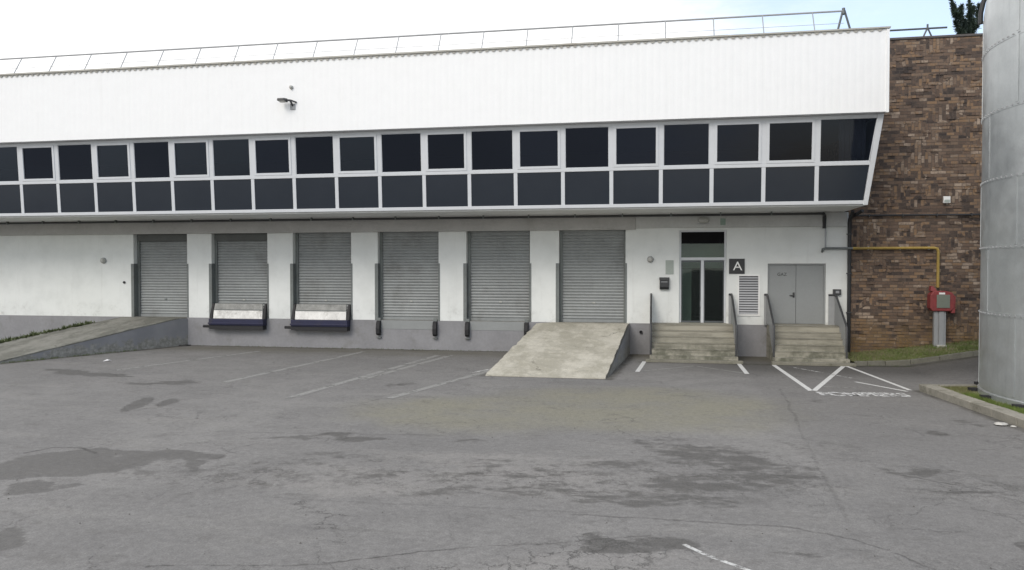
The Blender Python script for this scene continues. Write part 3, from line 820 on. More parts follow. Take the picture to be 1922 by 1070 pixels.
# net curtain and pale things behind a few panes
def drape(x0, x1, z0, z1, y):
    mb = MB(); k = 16
    for j in range(k+1):
        x = x0+(x1-x0)*j/k; yy = y+.03*math.sin(j*1.9)
        mb.v += [(x, yy, z0), (x, yy, z1)]
    mb.f = [(2*j, 2*j+2, 2*j+3, 2*j+1) for j in range(k)]
    return mb
obj('curtain', drape(5.05, 5.75, 4.6, 6.9, -2.2), M['cloth'], wh)
obj('curtain', MB().add([(-10.1, -2.2, 5.7), (-9.8, -2.2, 5.7), (-9.85, -2.2, 6.3)], [(0, 1, 2)]), M['cloth'], wh)
# roller shutters
for i, x in enumerate(DX0):
    mb = MB(); prof = []
    nsl = 30; z = DB+.10; dz = (DT-.02-z)/nsl
    for k in range(nsl):
        z0 = z+k*dz
        prof += [(.272, z0), (.250, z0+.014), (.244, z0+dz*.45), (.253, z0+dz-.018), (.272, z0+dz-.010)]
    xa, xb = x+.10, x+DW-.06
    for (y0, za), (y1, zb) in zip(prof, prof[1:]):
        mb.add([(xa, y0, za), (xb, y0, za), (xb, y1, zb), (xa, y1, zb)], [(0, 1, 2, 3)])
    mb.box(xa, xb, .225, .30, DB+.003, DB+.10)
    mb.box(xa, xb, .26, .34, DT-.2, DT-.003)
    sh = obj('roller_shutter', mb, M['curtain'], wh)
    if i < 2: obj('recess_shade_box', MB().box(xa+.001, xb-.001, .12, .238, DT-.32, DT-.002), M['recess_shade'], sh)  # coil box, coloured dark to paint in the recess shadow above the shutter
    for s_, xx in ((0, x+.002), (1, x+DW-.062)):
        obj('guide_rail', MB().box(xx, xx+(.098 if s_ == 0 else .06), .20, .34, DB+.002, DT-.004), M['guard'], sh)
        # steel corner guard on the jamb, up to 2.94 m
        g = MB(); e = x if s_ == 0 else x+DW
        if s_ == 0: g.box(e-.10, e+.012, -.014, -.001, 1.0, 2.94).box(e+.001, e+.013, -.001, .19, 1.001, 2.94)
        else: g.box(e-.012, e+.045, -.014, -.001, 1.0, 2.94).box(e-.013, e-.001, -.001, .19, 1.001, 2.94)
        obj('corner_guard', g, M['guard'], sh)
    obj('lock', MB().box(x+DW*.52-.04, x+DW*.52+.05, .222, .243, 1.62, 1.67), M['lampglass' if i else 'guard'], sh)
    obj('door_sill', MB().box(x+.005, x+DW-.005, .002, .345, .985, 1.0015), M['ramp_grey'], sh)
    if i in (3, 4):
        obj('dock_plate', MB().box(x+.1, x+DW-.12, -.012, -.001, .70, .99), M['guard' if 0 else 'door_grey'], sh)
# entrance
en = obj('entrance_door', MB().box(.782, .84, .06, .12, 1.04, 3.978).box(2.17, 2.228, .06, .12, 1.04, 3.978)
         .box(.841, 2.169, .055, .125, 3.03, 3.12).box(.841, 2.169, .06, .12, 3.93, 3.978)
         .box(1.455, 1.545, .058, .122, 1.04, 3.029), M['frame'], wh, bevel=.005)
obj('threshold', MB().box(.785, 2.225, .004, .345, 1.0, 1.038), M['steps'], en)
obj('blind_box', MB().box(.842, 2.168, .065, .115, 3.56, 3.929), M['blind'], en)
obj('pane', MB().box(.842, 2.168, .085, .092, 3.121, 3.559), M['door_glass'], en)
for xa, xb in ((.842, 1.454), (1.546, 2.168)):
    lf = obj('door_leaf', MB().box(xa, xa+.03, .07, .11, 1.045, 3.02).box(xb-.03, xb, .07, .11, 1.045, 3.02)
             .box(xa+.031, xb-.031, .07, .11, 1.045, 1.10).box(xa+.031, xb-.031, .07, .11, 2.97, 3.02), M['frame' if 0 else 'darktube'], en)
obj('pane', MB().box(.873, 1.423, .085, .092, 1.101, 2.969), M['door_glass'], en)
obj('pane', MB().box(1.577, 2.137, .085, .092, 1.101, 2.969), M['door_glass'], en)
obj('handle', MB().box(1.43, 1.45, .03, .055, 1.55, 1.72), M['galv'], en)
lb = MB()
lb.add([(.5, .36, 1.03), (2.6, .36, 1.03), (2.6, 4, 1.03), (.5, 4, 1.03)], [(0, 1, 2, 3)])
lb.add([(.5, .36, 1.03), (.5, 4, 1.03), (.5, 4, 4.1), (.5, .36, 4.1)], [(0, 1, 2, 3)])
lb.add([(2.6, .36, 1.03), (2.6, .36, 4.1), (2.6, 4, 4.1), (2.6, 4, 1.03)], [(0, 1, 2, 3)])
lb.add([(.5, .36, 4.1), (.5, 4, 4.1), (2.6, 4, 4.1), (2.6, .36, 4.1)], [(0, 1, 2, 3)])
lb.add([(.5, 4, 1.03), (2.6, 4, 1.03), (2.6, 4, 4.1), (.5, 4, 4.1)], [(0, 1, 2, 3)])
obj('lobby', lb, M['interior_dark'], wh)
obj('partition', MB().box(.52, 1.2, .9, .96, 1.03, 2.75).box(.52, 2.58, .9, .96, 2.78, 3.7), M['interior'], wh)
obj('ceiling_lamp', MB().lathe(1.6, 2.2, [(.01, 4.0), (.3, 4.0), (.3, 4.06), (.01, 4.06)], 20), M['white'], wh)
# grey double door
dd = obj('double_door', MB().box(3.482, 3.53, .05, .13, 1.04, 2.918).box(5.15, 5.198, .05, .13, 1.04, 2.918).box(3.531, 5.149, .05, .13, 2.87, 2.918), M['door_grey'], wh, bevel=.004)
la = obj('door_leaf', MB().box(3.532, 4.332, .075, .12, 1.045, 2.868), M['door_grey'], dd, bevel=.004)
lc = obj('door_leaf', MB().box(4.342, 5.148, .075, .12, 1.045, 2.868), M['door_grey'], dd, bevel=.004)
obj('threshold', MB().box(3.485, 5.195, .004, .345, 1.0, 1.038), M['steps'], dd)
obj('handle', MB().tube([(4.27, .06, 1.93), (4.27, .03, 1.93), (4.14, .03, 1.93)], .012, 8).box(4.24, 4.30, .066, .074, 1.86, 2.02), M['rail'], dd)
me = text_mesh('GAZ', .14, .002); me.materials.append(M['black'])
o = bpy.data.objects.new('door_lettering', me); col.objects.link(o); o.parent = dd
o.rotation_euler = (R(90), 0, 0); o.location = Vector((3.92, .072, 2.58))-ORG[dd.name]
# louvred vent
vt = MB().box(2.57, 2.62, -.03, -.002, 1.28, 2.58).box(3.20, 3.25, -.03, -.002, 1.28, 2.58).box(2.621, 3.199, -.03, -.002, 2.53, 2.58).box(2.621, 3.199, -.03, -.002, 1.28, 1.33)
vg_ = obj('vent_grille', vt, M['white'], wh)
mb = MB()
for k in range(15):
    z = 1.34+k*.0793
    mb.hexa([(2.622, -.028, z), (3.198, -.028, z), (3.198, -.022, z-.004), (2.622, -.022, z-.004)], [(2.622, -.006, z+.05), (3.198, -.006, z+.05), (3.198, -.002, z+.046), (2.622, -.002, z+.046)])
obj('louvre', mb, M['galv'], vg_)
obj('backing', MB().add([(2.622, -.0015, 1.33), (3.198, -.0015, 1.33), (3.198, -.0015, 2.53), (2.622, -.0015, 2.53)], [(0, 1, 2, 3)]), M['interior_dark'], vg_)
obj('drain_spout', MB().lathe(-.42, -.002, [(.05, 0), (.05, .05), (.035, .05), (.03, .005)], 14, 'Y', .72), M['dark'], wh)

# ------------------------------------------------------------------ brick wall
bw = thing('brick_wall', (9, .3, 0), 'tall wall of mixed brown bricks beside the white warehouse', 'brick wall')
mb = MB().box(XE+.002, 15., 0., .45, -.1, 9.66)
mb.box(XE+.002, XE+.3, .451, 25, -.1, 9.66)
for z_i in range(2, 100):
    for _ in range(8):
        z = z_i*.095; off = .11 if z_i % 2 else 0.
        kx = random.randint(27, 66); xx = kx*.22+off
        if xx < XE+.1 or xx > 14.6 or z > 9.4: continue
        d = random.uniform(.008, .026)
        mb.box(xx+.004, xx+.214, -d, -.0005, z+.004, z+.09)
obj('masonry', mb, M['brick'], bw)
obj('coping', MB().box(XE+.002, 15.02, -.04, .49, 9.663, 9.73), M['coping'], bw, bevel=.01)

# ------------------------------------------------------------------ ramps and steps
def noisy_top(xl0, xr0, xl1, xr1, y1, z0, z1, skew):
    """ramp body; rows along Y with slightly wavering edges"""
    mb = MB(); ny, nx = 26, 10
    for j in range(ny+1):
        t = j/ny
        y = y1*t
        z = (z0 if t < .06 else z0+(z1-z0)*(t-.06)/.94)
        a = skew(t, xl0, xl1); b = xr0+(xr1-xr0)*t
        e1, e2 = random.uniform(-.03, .03), random.uniform(-.022, .012)
        for i in range(nx+1):
            s_ = i/nx
            x = a+(b-a)*s_+(e1 if i == 0 else e2 if i == nx else 0)
            mb.v.append((x, y-.003, z+(random.uniform(-.012, .008) if 0 < j < ny else 0)))
        mb.v.append((a+e1, y-.003, -.05)); mb.v.append((b+e2, y-.003, -.05))
    w = nx+3
    for j in range(ny):
        o_ = j*w
        for i in range(nx): mb.f.append((o_+i, o_+w+i, o_+w+i+1, o_+i+1))
        mb.f.append((o_, o_+nx+1, o_+w+nx+1, o_+w))
        mb.f.append((o_+nx, o_+w+nx, o_+w+nx+2, o_+nx+2))
    o_ = ny*w
    mb.f.append(tuple([o_+nx+1]+[o_+nx+2]+[o_+i for i in range(nx, -1, -1)]))
    return mb
r1 = thing('ramp', (-18, -3, 0), 'long worn grey ramp with painted side and weeds along it, by the first shutter', 'ramp')
obj('slab', noisy_top(-18.95, -16.58, -21.3, -18.85, -6.1, 1.0, .03, lambda t, a, b: a+(b-a)*t), M['ramp_grey'], r1)
sd = MB()
for j in range(20):
    t0, t1 = j/20, (j+1)/20
    f_ = lambda t: (-16.56+(-18.83+16.56)*t, -6.1*t-.003, (1.0 if t < .06 else 1.0-.97*(t-.06)/.94)-.035)
    a, b = f_(t0), f_(t1)
    wob = .004*math.sin(j*2.1)
    sd.add([(a[0]+.012, a[1], 0-.02), (a[0]+.012, a[1], a[2]), (b[0]+.012, b[1], max(.0, b[2]-.0)), (b[0]+.012, b[1], -.02)], [(0, 1, 2, 3)])
obj('side_face', sd, M['side_wear'], r1)
r2 = thing('ramp', (-2.4, -3, 0), 'pale concrete ramp leading up to the last shutter beside the entrance steps', 'ramp')
obj('slab', noisy_top(-3.25, -.80, -4.28, -1.2, -5.78, 1.0, .02, lambda t, a, b: (a-.5*min(1, t/.06)+(b-a+.5)*max(0, (t-.06)/.94))), M['ramp'], r2)
sd = MB()
for j in range(20):
    t0, t1 = j/20, (j+1)/20
    f_ = lambda t: (-.785-.4*t, -5.78*t-.003, (1.0 if t < .06 else 1.0-.98*(t-.06)/.94)-.03)
    a, b = f_(t0), f_(t1)
    sd.add([(a[0]+.014, a[1], -.02), (a[0]+.014, a[1], a[2]), (b[0]+.014, b[1], b[2]), (b[0]+.014, b[1], -.02)], [(0, 1, 2, 3)])
obj('side_face', sd, M['side_wear'], r2)
def steps(x0, x1, label, front):
    t = thing('entrance_steps', ((x0+x1)/2, -.9, 0), label, 'steps')
    prof = [(-.004, -.05), (-.004, 1.03)]
    y = -.72; z = 1.03
    prof.append((y, z))
    for k in range(5):
        z -= .172; prof.append((y+.02, z+.13)); prof.append((y+.02, z)); y -= (front-.72)/5 if 0 else .215; prof.append((y, z))
    prof.append((y, -.05))
    obj('stair', MB().prism_x(prof, x0, x1), M['steps'], t)
    obj('kerb_slab', MB().box(x0-.12, x1+.12, y-.24, y-.004, -.05, .075), M['step_kerb'], t, bevel=.015)
    return t
steps(-.13, 2.42, 'weathered concrete steps below the glazed entrance door', 1.8)
steps(3.46, 5.50, 'mossy concrete steps below the grey double door', 1.8)
def railing(xw, x, label):
    t = thing('railing', (x, -.8, 1.0), label, 'railing', 'railings beside the entrance steps')
    path = ([(xw, -.06, 1.95)] if x-xw > .05 else [(x, -.02, 1.95)])+[(x, -.07, 1.95), (x, -.28, 1.90), (x, -1.5, 1.12), (x, -1.56, 1.05), (x, -1.56, .17)]
    obj('handrail', MB().tube(path, .03, 10), M['rail'], t, smooth=True)
    pr = [(-.09, 1.04), (-.09, 1.91), (-.3, 1.86), (-1.49, 1.09), (-1.52, 1.0), (-1.52, .20), (-.72, .90), (-.72, 1.04)]
    obj('panel', MB().prism_x(pr[::-1], x-.012, x+.012), M['panel'], t)
    if x-xw > .05: obj('return_panel', MB().box(xw, x-.014, -.085, -.055, 1.0, 1.915), M['panel'], t)
    obj('post', MB().tube([(x, -.06, 1.0), (x, -.06, 1.93)], .02, 8), M['panel'], t, smooth=True)
    return t
railing(-.10, -.10, 'dark railing nearest the pale ramp, seen almost edge on')
railing(2.30, 2.385, 'dark topped railing between the entrance steps and the louvred vent')
railing(3.37, 3.45, 'grey panelled railing between the louvred vent and the double door')
railing(5.27, 5.46, 'grey panelled railing at the white corner next to the brick wall')

# ------------------------------------------------------------------ dock equipment
def leveller(x, label):
    t = thing('dock_leveller', (x, 0, .8), label, 'dock leveller', 'folded dock levellers')
    obj('beam', MB().box(x-1.10, x+.98, -.30, -.004, .76, .985).box(x-1.12, x+1.0, -.33, -.301, .80, .86), M['blue'], t, bevel=.012)
    obj('underframe', MB().box(x-1.10, x+.96, -.27, -.003, .62, .757), M['dark'], t)
    mb = MB()
    mb.hexa([(x-1.03, -.14, .99), (x+.87, -.14, .99), (x+.87, -.11, .99), (x-1.03, -.11, .99)], [(x-1.02, -.09, 1.30), (x+.86, -.09, 1.30), (x+.86, -.06, 1.30), (x-1.02, -.06, 1.30)])
    pl = obj('plate', mb, M['alu'], t, bevel=.004)
    mb = MB().hexa([(x-1.02, -.09, 1.302), (x+.86, -.09, 1.302), (x+.86, -.06, 1.302), (x-1.02, -.06, 1.302)], [(x-1.0, -.04, 1.52), (x+.84, -.04, 1.52), (x+.84, -.01, 1.52), (x-1.0, -.01, 1.52)])
    obj('lip', mb, M['alu_dirty'], pl, bevel=.004)
    obj('plate_rib', MB().box(x-1.01, x+.85, -.112, -.092, 1.29, 1.312), M['guard'], pl)
    for s_, xo in ((-1, -.13), (1, -.01)):
        obj('arm', MB().hexa([(x+xo+s_*.96-.05, -.20, .988), (x+xo+s_*.96+.05, -.20, .988), (x+xo+s_*.96+.05, -.06, .988), (x+xo+s_*.96-.05, -.06, .988)],
                             [(x+xo+s_*.95-.035, -.02, 1.52), (x+xo+s_*.95+.035, -.02, 1.52), (x+xo+s_*.95+.035, .06, 1.52), (x+xo+s_*.95-.035, .06, 1.52)]), M['dark'], t)
    obj('roller', MB().tube([(x-1.36, -.2, .715), (x-1.11, -.2, .715)], .05, 12), M['dark'], t, smooth=True)
    return t
L0 = leveller(DX0[1]+DW/2+.07, 'blue dock leveller with upright worn aluminium plate at the second shutter from the long ramp')
copy_tree(L0, (DX0[2]+DW/2+.07, 0, .8), 'blue dock leveller with upright worn aluminium plate at the third shutter from the long ramp')
def bumper(x, label):
    t = thing('dock_bumper', (x, 0, .7), label, 'bumper', 'black dock bumpers')
    obj('rubber_block', MB().prism_x([(-.003, .98), (-.10, .98), (-.15, .92), (-.19, .72), (-.17, .55), (-.10, .48), (-.003, .48)], x-.075, x+.06), M['dark'], t, bevel=.012)
    obj('bracket', MB().box(x-.09, x+.075, -.10, -.003, .40, .425), M['guard'], t); obj('bracket', MB().box(x-.07, x+.055, -.05, -.003, .981, 1.08), M['guard'], t)
    return t
B0 = bumper(DX0[3]+.06, 'black rubber dock bumper at the ramp-facing far side of the fourth shutter')
B0['label'] = 'black rubber dock bumper under the fourth shutter, on the side nearer the blue levellers'
copy_tree(B0, (DX0[3]+DW-.10, 0, .7), 'black rubber dock bumper under the fourth shutter, on the side away from the levellers')
copy_tree(B0, (DX0[4]+.06, 0, .7), 'black rubber dock bumper under the fifth shutter, on the side away from the pale ramp')
copy_tree(B0, (DX0[4]+DW-.10, 0, .7), 'black rubber dock bumper under the fifth shutter, next to the pale ramp')

# ------------------------------------------------------------------ fittings on the walls
t = thing('sign', (2.55, 0, 2.6), 'square black sign with a white letter A beside the entrance', 'sign')
sb = obj('board', MB().box(2.31, 2.785, -.03, -.003, 2.60, 3.075), M['black'], t, bevel=.004)
me = text_mesh('A', .46, .002); me.materials.append(M['white'])
o = bpy.data.objects.new('letter', me); col.objects.link(o); o.parent = t
o.rotation_euler = (R(90), 0, 0); o.location = Vector((2.57, -.033, 2.83))-ORG[t.name]; o.scale = (.92, .86, 1)
t = thing('mailbox', (.31, 0, 2.1), 'small black letterbox on the white wall under a pale plate', 'mailbox')
obj('body', MB().prism_x([(-.003, 2.10), (-.003, 2.46), (-.13, 2.42), (-.14, 2.18), (-.10, 2.10)][::1], .165, .46), M['black'], t, bevel=.01)
obj('lid', MB().hexa([(.155, -.155, 2.40), (.47, -.155, 2.40), (.47, -.002, 2.462), (.155, -.002, 2.462)], [(.155, -.155, 2.42), (.47, -.155, 2.42), (.47, -.002, 2.485), (.155, -.002, 2.485)]), M['rail'], t)
obj('slot', MB().box(.21, .41, -.142, -.139, 2.33, 2.35), M['galv'], t)
obj('notice_plate', MB().box(.35, .60, -.015, -.002, 2.58, 3.03), M['plate'], bevel=.003, label='plain pale grey-green plate on the wall above the black letterbox', category='plate')
def bulkhead(x, z, r, label, squash=1.):
    t = thing('wall_lamp', (x, 0, z), label, 'wall lamp')
    obj('base', MB().lathe(x, -.002, [(r*1.1, 0), (r*1.1, .03), (r, .04), (.01, .04)], 20, 'Y', z), M['panel'], t, smooth=True)
    obj('cover', MB().lathe(x, -.042, [(r*.95, 0), (r*.9, .05), (r*.6, .085), (.01, .095)], 20, 'Y', z), M['lampglass'], t, smooth=True)
    return t
bulkhead(-.13, 3.06, .095, 'round grey wall lamp above the railing by the letterbox')
bulkhead(-19.94, 3.06, .10, 'round grey wall lamp on the blank white wall before the first shutter')
t = thing('wall_lamp', (1.51, 0, 4.2), 'oval lamp on the beam above the entrance door', 'wall lamp')
mb = MB().lathe(0, 0, [(.17, 0), (.17, .03), (.15, .07), (.08, .1), (.01, .105)], 24, 'Y', 0)
mb.v = [(1.51+x, -.104+y, 4.29+z*.6) for x, y, z in mb.v]
obj('cover', mb, M['lampglass'], t, smooth=True)
obj('rim', MB().box(1.32, 1.70, -.115, -.1015, 4.17, 4.185), M['panel'], t)
obj('notice_plate', MB().box(2.03, 2.19, -.115, -.102, 4.13, 4.34), mat('pale_green_plate', (.25, .33, .28), .6), label='small pale green plate on the beam above the entrance corner', category='plate')
obj('wall_button', MB().lathe(-19.1, -.002, [(.045, 0), (.045, .04), (.02, .06), (.01, .06)], 12, 'Y', 2.26), M['rail'], label='tiny dark button on the white wall beside the first shutter', category='button')
t = thing('key_box', (5.5, 0, 1.95), 'small dark box on the white corner above the last railing', 'box')
obj('case', MB().box(5.40, 5.63, -.10, -.003, 1.96, 2.13), M['rail'], t, bevel=.01)
obj('plate', MB().box(5.47, 5.57, -.106, -.1005, 2.01, 2.08), M['galv'], t)
t = thing('junction_box', (8.58, 0, 4.8), 'small white box high on the brown brick wall', 'box')
obj('case', MB().box(8.48, 8.67, -.12, -.045, 4.72, 4.92), M['white'], t, bevel=.01)
obj('lid', MB().box(8.50, 8.65, -.125, -.1205, 4.74, 4.82), M['plate'], t)
# floodlight
t = thing('floodlight', (-11.2, -2.83, 7.9), 'dark floodlight on a bracket on the white upper cladding', 'floodlight')
hd = obj('head', MB().hexa([(-11.36, -3.22, 7.90), (-11.12, -3.22, 7.90), (-11.11, -2.97, 7.88), (-11.37, -2.97, 7.88)], [(-11.35, -3.21, 7.97), (-11.13, -3.21, 7.97), (-11.12, -2.98, 8.0), (-11.36, -2.98, 8.0)]), M['rail'], t, bevel=.015)
obj('lens', MB().add([(-11.34, -3.20, 7.896), (-11.14, -3.20, 7.896), (-11.13, -2.99, 7.876), (-11.35, -2.99, 7.876)], [(0, 3, 2, 1)]), M['lampglass'], hd)
obj('bracket', MB().tube([(-11.02, -2.85, 7.80), (-11.02, -3.0, 7.93), (-11.14, -3.05, 7.94)], .03, 8).tube([(-11.02, -3.0, 7.94), (-10.90, -2.84, 7.9)], .026, 8), M['rail'], t, smooth=True)
obj('wall_plate', MB().box(-11.1, -10.94, -2.86, -2.832, 7.68, 7.86), M['panel'], t)
t = thing('sensor', (-11.06, -2.83, 8.35), 'tiny grey sensor on the cladding just above the floodlight', 'sensor')
obj('case', MB().lathe(-11.06, -2.832, [(.06, 0), (.055, .06), (.03, .09), (.01, .09)], 12, 'Y', 8.37), M['lampglass'], t, smooth=True)

# ------------------------------------------------------------------ pipes
t = thing('conduit', (-12, -.5, 4.4), 'long dark conduit running under the overhang of the windows', 'conduit')
obj('pipe', MB().tube([(XL+.1, -.55, 4.435), (5.0, -.55, 4.42)], .035, 8), M['rail'], t, smooth=True)
mb = MB()
for k in range(24): obj('hanger', MB().box(-31+k*1.5-.02, -31+k*1.5+.02, -.60, -.50, 4.39, 4.5), M['guard'], t)
obj('drop_pipe', MB().tube([(5.0, -.55, 4.42), (5.08, -.3, 4.40), (5.12, -.12, 4.33), (5.12, -.09, 4.0)], .05, 8), M['black'], t, smooth=True)
t = thing('gas_pipe', (7, -.1, 3.38), 'yellow gas pipe bending from the white corner along the brick wall', 'pipe')
YP = -.10
obj('pipe', MB().tube([(5.95, YP, 3.385), (8.24, YP, 3.385), (8.33, YP, 3.36), (8.355, YP, 3.28), (8.355, YP, 2.2)], .042, 10), M['yellow'], t, smooth=True)
obj('grey_section', MB().tube([(5.08, -.02, 3.28), (5.09, YP, 3.36), (5.16, YP, 3.385), (5.949, YP, 3.385)], .036, 10), M['guard'], t, smooth=True)
obj('riser', MB().tube([(5.17, -.05, 3.42), (5.17, -.05, 4.1)], .022, 8), M['galv'], t, smooth=True)
for x in (6.4, 7.3, 8.1): obj('clip', MB().box(x-.02, x+.02, YP, -.001, 3.33, 3.44), M['galv'], t)
t = thing('downpipe', (5.87, -.06, 0), 'black downpipe at the corner where white wall meets brick', 'downpipe')
obj('pipe', MB().tube([(5.86, -.42, 4.50), (5.86, -.36, 4.40), (5.86, -.12, 4.28), (5.86, -.07, 4.15), (5.86, -.07, 3.0), (5.86, -.07, .1)], .055, 10), M['black'], t, smooth=True)
obj('bend', MB().tube([(6.12, -.5, 4.5), (5.98, -.3, 4.40), (5.88, -.1, 4.34)], .055, 8), M['black'], t, smooth=True)
for z in (1.4, 2.6, 3.8): obj('clip', MB().box(5.79, 5.93, -.13, -.001, z, z+.035), M['rail'], t)
t = thing('cable_pipe', (9, -.08, 4.38), 'thin black pipe running level across the brick wall', 'pipe')
obj('pipe', MB().tube([(5.93, -.08, 4.385), (8.9, -.08, 4.37), (14.5, -.08, 4.36)], .028, 8), M['black'], t, smooth=True)
for k in range(9): obj('clip', MB().box(6.4+k*.95, 6.43+k*.95, -.11, -.001, 4.33, 4.42), M['rail'], t)
# red gas cabinet on a grey post
t = thing('gas_cabinet', (8.36, -.3, .5), 'faded red cabinet with grey-green door on a grey post below the yellow pipe', 'cabinet')
cx_ = 8.38
bd = obj('body', MB().add(*(lambda P_: ([(x, -.42, z) for x, z in P_]+[(x, -.12, z) for x, z in P_],
    [tuple(range(len(P_))), tuple(range(len(P_), 2*len(P_)))[::-1]]+[(i, len(P_)+i, len(P_)+(i+1) % len(P_), (i+1) % len(P_)) for i in range(len(P_))]))
    ([(cx_-.26, 1.50), (cx_+.24, 1.50), (cx_+.33, 1.60), (cx_+.33, 1.98), (cx_+.26, 2.06), (cx_+.12, 2.10), (cx_-.24, 2.10), (cx_-.33, 1.98), (cx_-.33, 1.60)])), M['red'], t, bevel=.025)
obj('door', MB().box(cx_-.16, cx_+.20, -.44, -.421, 1.60, 1.99), M['greenish'], bd, bevel=.006)
obj('label_plate', MB().box(cx_-.10, cx_+.06, -.446, -.4205, 2.0, 2.055), M['white'], bd)
obj('bracket', MB().hexa([(cx_-.30, -.34, 2.102), (cx_-.12, -.34, 2.102), (cx_-.12, -.14, 2.102), (cx_-.30, -.14, 2.102)], [(cx_-.28, -.3, 2.24), (cx_-.22, -.3, 2.24), (cx_-.22, -.16, 2.24), (cx_-.28, -.16, 2.24)]), M['red'], bd)
obj('bracket', MB().hexa([(cx_+.25, -.40, 1.45), (cx_+.35, -.40, 1.45), (cx_+.35, -.2, 1.45), (cx_+.25, -.2, 1.45)], [(cx_+.335, -.40, 1.95), (cx_+.365, -.40, 1.95), (cx_+.365, -.2, 1.95), (cx_+.335, -.2, 1.95)]), M['red'], bd)
obj('post', MB().box(cx_-.19, cx_-.07, -.34, -.2, .38, 1.498).box(cx_-.069, cx_+.07, -.37, -.2, .38, 1.498).box(cx_+.071, cx_+.13, -.34, -.2, .38, 1.498), M['panel'], t, bevel=.01)
obj('footing', MB().box(cx_-.13, cx_+.13, -.43, -.15, .30, .50), M['stone'], t, bevel=.02)

# ------------------------------------------------------------------ roof guard rails
t = thing('roof_railing', (-8, -2, 9.2), 'long thin galvanised guard rail leaning in along the warehouse roof edge', 'guard rail')
obj('top_rail', MB().tube([(XL+.2, -1.8, 10.08), (-10, -1.8, 10.07), (5.24, -1.8, 10.06)], .027, 8), M['galv_pale'], t, smooth=True)
obj('mid_rail', MB().tube([(XL+.2, -2.05, 9.66), (5.2, -2.05, 9.64)], .006, 6), M['galv_pale'], t, smooth=True)
for k in range(-6, 20):
    x = -21.63+1.37*k
    obj('post', MB().tube([(x, -2.3, 9.19), (x, -1.8, 10.07)], .016, 6), M['galv_pale'], t, smooth=True)
obj('end_frame', MB().tube([(5.0, -1.85, 9.19), (5.22, -1.8, 10.08)], .03, 8).tube([(5.5, -1.85, 9.19), (5.26, -1.8, 10.08)], .03, 8).tube([(5.24, -1.82, 9.96), (5.24, -1.78, 10.14)], .045, 8), M['darktube'], t, smooth=True)
t = thing('roof_railing', (7.6, 1, 9.7), 'short guard rail standing on top of the brick wall roof', 'guard rail')
obj('top_rail', MB().tube([(3.0, 1., 10.23), (8.9, 1., 10.25)], .03, 8), M['darktube'], t, smooth=True)
obj('end_frame', MB().tube([(8.05, 1., 9.6), (8.34, 1., 10.27)], .026, 8).tube([(8.63, 1., 9.6), (8.34, 1., 10.27)], .026, 8).tube([(8.34, 1, 10.2), (8.34, 1, 10.38)], .03, 8), M['darktube'], t, smooth=True)
for x in (6.9, 5.5, 4.1): obj('post', MB().tube([(x, .9, 9.3), (x, 1., 10.24)], .016, 6), M['galv'], t, smooth=True)
obj('roof_deck', MB().box(6.2, 15, .5, 25, 9.3, 9.55), M['roof'], bw)

# ------------------------------------------------------------------ tank
TC, TR, TB, TT = (9.99, -7.99), 3.26, .14, 8.15
t = thing('storage_tank', (*TC, 0), 'tall grey bolted steel storage tank with domed top beside the kerb', 'tank')
mb = MB()
prof = [(TR, TB+.1)]
seams = [1.85, 3.2, 4.57, 5.93, 7.28]
for z in seams: prof += [(TR, z-.04), (TR+.007, z-.038), (TR+.007, z+.038), (TR, z+.04)]
prof += [(TR, TT)]
for k in range(1, 10):
    a = R(k*9); prof.append((TR*math.cos(a)+.0, TT+1.9*math.sin(a)))
mb.lathe(*TC, prof, 120)
shell = mb
mb = MB()
for z in seams:
    for k in range(128):
        a = 2*math.pi*k/128
        c_ = Vector((TC[0]+(TR+.007)*math.cos(a), TC[1]+(TR+.007)*math.sin(a), z))
        d = Vector((math.cos(a), math.sin(a), 0)); u = Vector((-d.y, d.x, 0)); w = .015
        mb.add([c_-u*w-Vector((0,0,w)), c_+u*w-Vector((0,0,w)), c_+u*w+Vector((0,0,w)), c_-u*w+Vector((0,0,w)),
                c_-u*w*.6-Vector((0,0,w*.6))+d*.022, c_+u*w*.6-Vector((0,0,w*.6))+d*.022, c_+u*w*.6+Vector((0,0,w*.6))+d*.022, c_-u*w*.6+Vector((0,0,w*.6))+d*.022],
               [(4,5,6,7),(0,1,5,4),(1,2,6,5),(2,3,7,6),(3,0,4,7)])
obj('bolts', mb, M['galv'], t, kind='stuff')
mb = shell
for k in range(10):
    a = 2*math.pi*(k+.37)/10
    for z0, z1 in zip([TB+.1]+seams, seams+[TT]):
        b_ = a+(.31 if seams.index(z1) % 2 else 0) if z1 in seams else a
        c_ = Vector((TC[0]+TR*math.cos(b_), TC[1]+TR*math.sin(b_), 0)); d = Vector((math.cos(b_), math.sin(b_), 0)); u = Vector((-d.y, d.x, 0))*.035
        mb.hexa([c_-u+Vector((0,0,z0+.04)), c_-u+d*.012+Vector((0,0,z0+.04)), c_+u+d*.012+Vector((0,0,z0+.04)), c_+u+Vector((0,0,z0+.04))],
                [c_-u+Vector((0,0,z1-.04)), c_-u+d*.012+Vector((0,0,z1-.04)), c_+u+d*.012+Vector((0,0,z1-.04)), c_+u+Vector((0,0,z1-.04))])
obj('shell', mb, M['tank'], t, smooth=True)
obj('base_ring', MB().lathe(*TC, [(TR+.03, .08), (TR+.03, TB+.08), (TR+.005, TB+.1), (TR-.05, TB+.1)], 120), M['tank'], t, smooth=True)
mb = MB()
for k in range(60):
    a = 2*math.pi*k/60
    if k % 3 == 0: 
        c_ = (TC[0]+(TR+.11)*math.cos(a), TC[1]+(TR+.11)*math.sin(a))
        obj('anchor_block', MB().box(c_[0]-.08, c_[0]+.08, c_[1]-.08, c_[1]+.08, .08, .19), M['dark'], t)
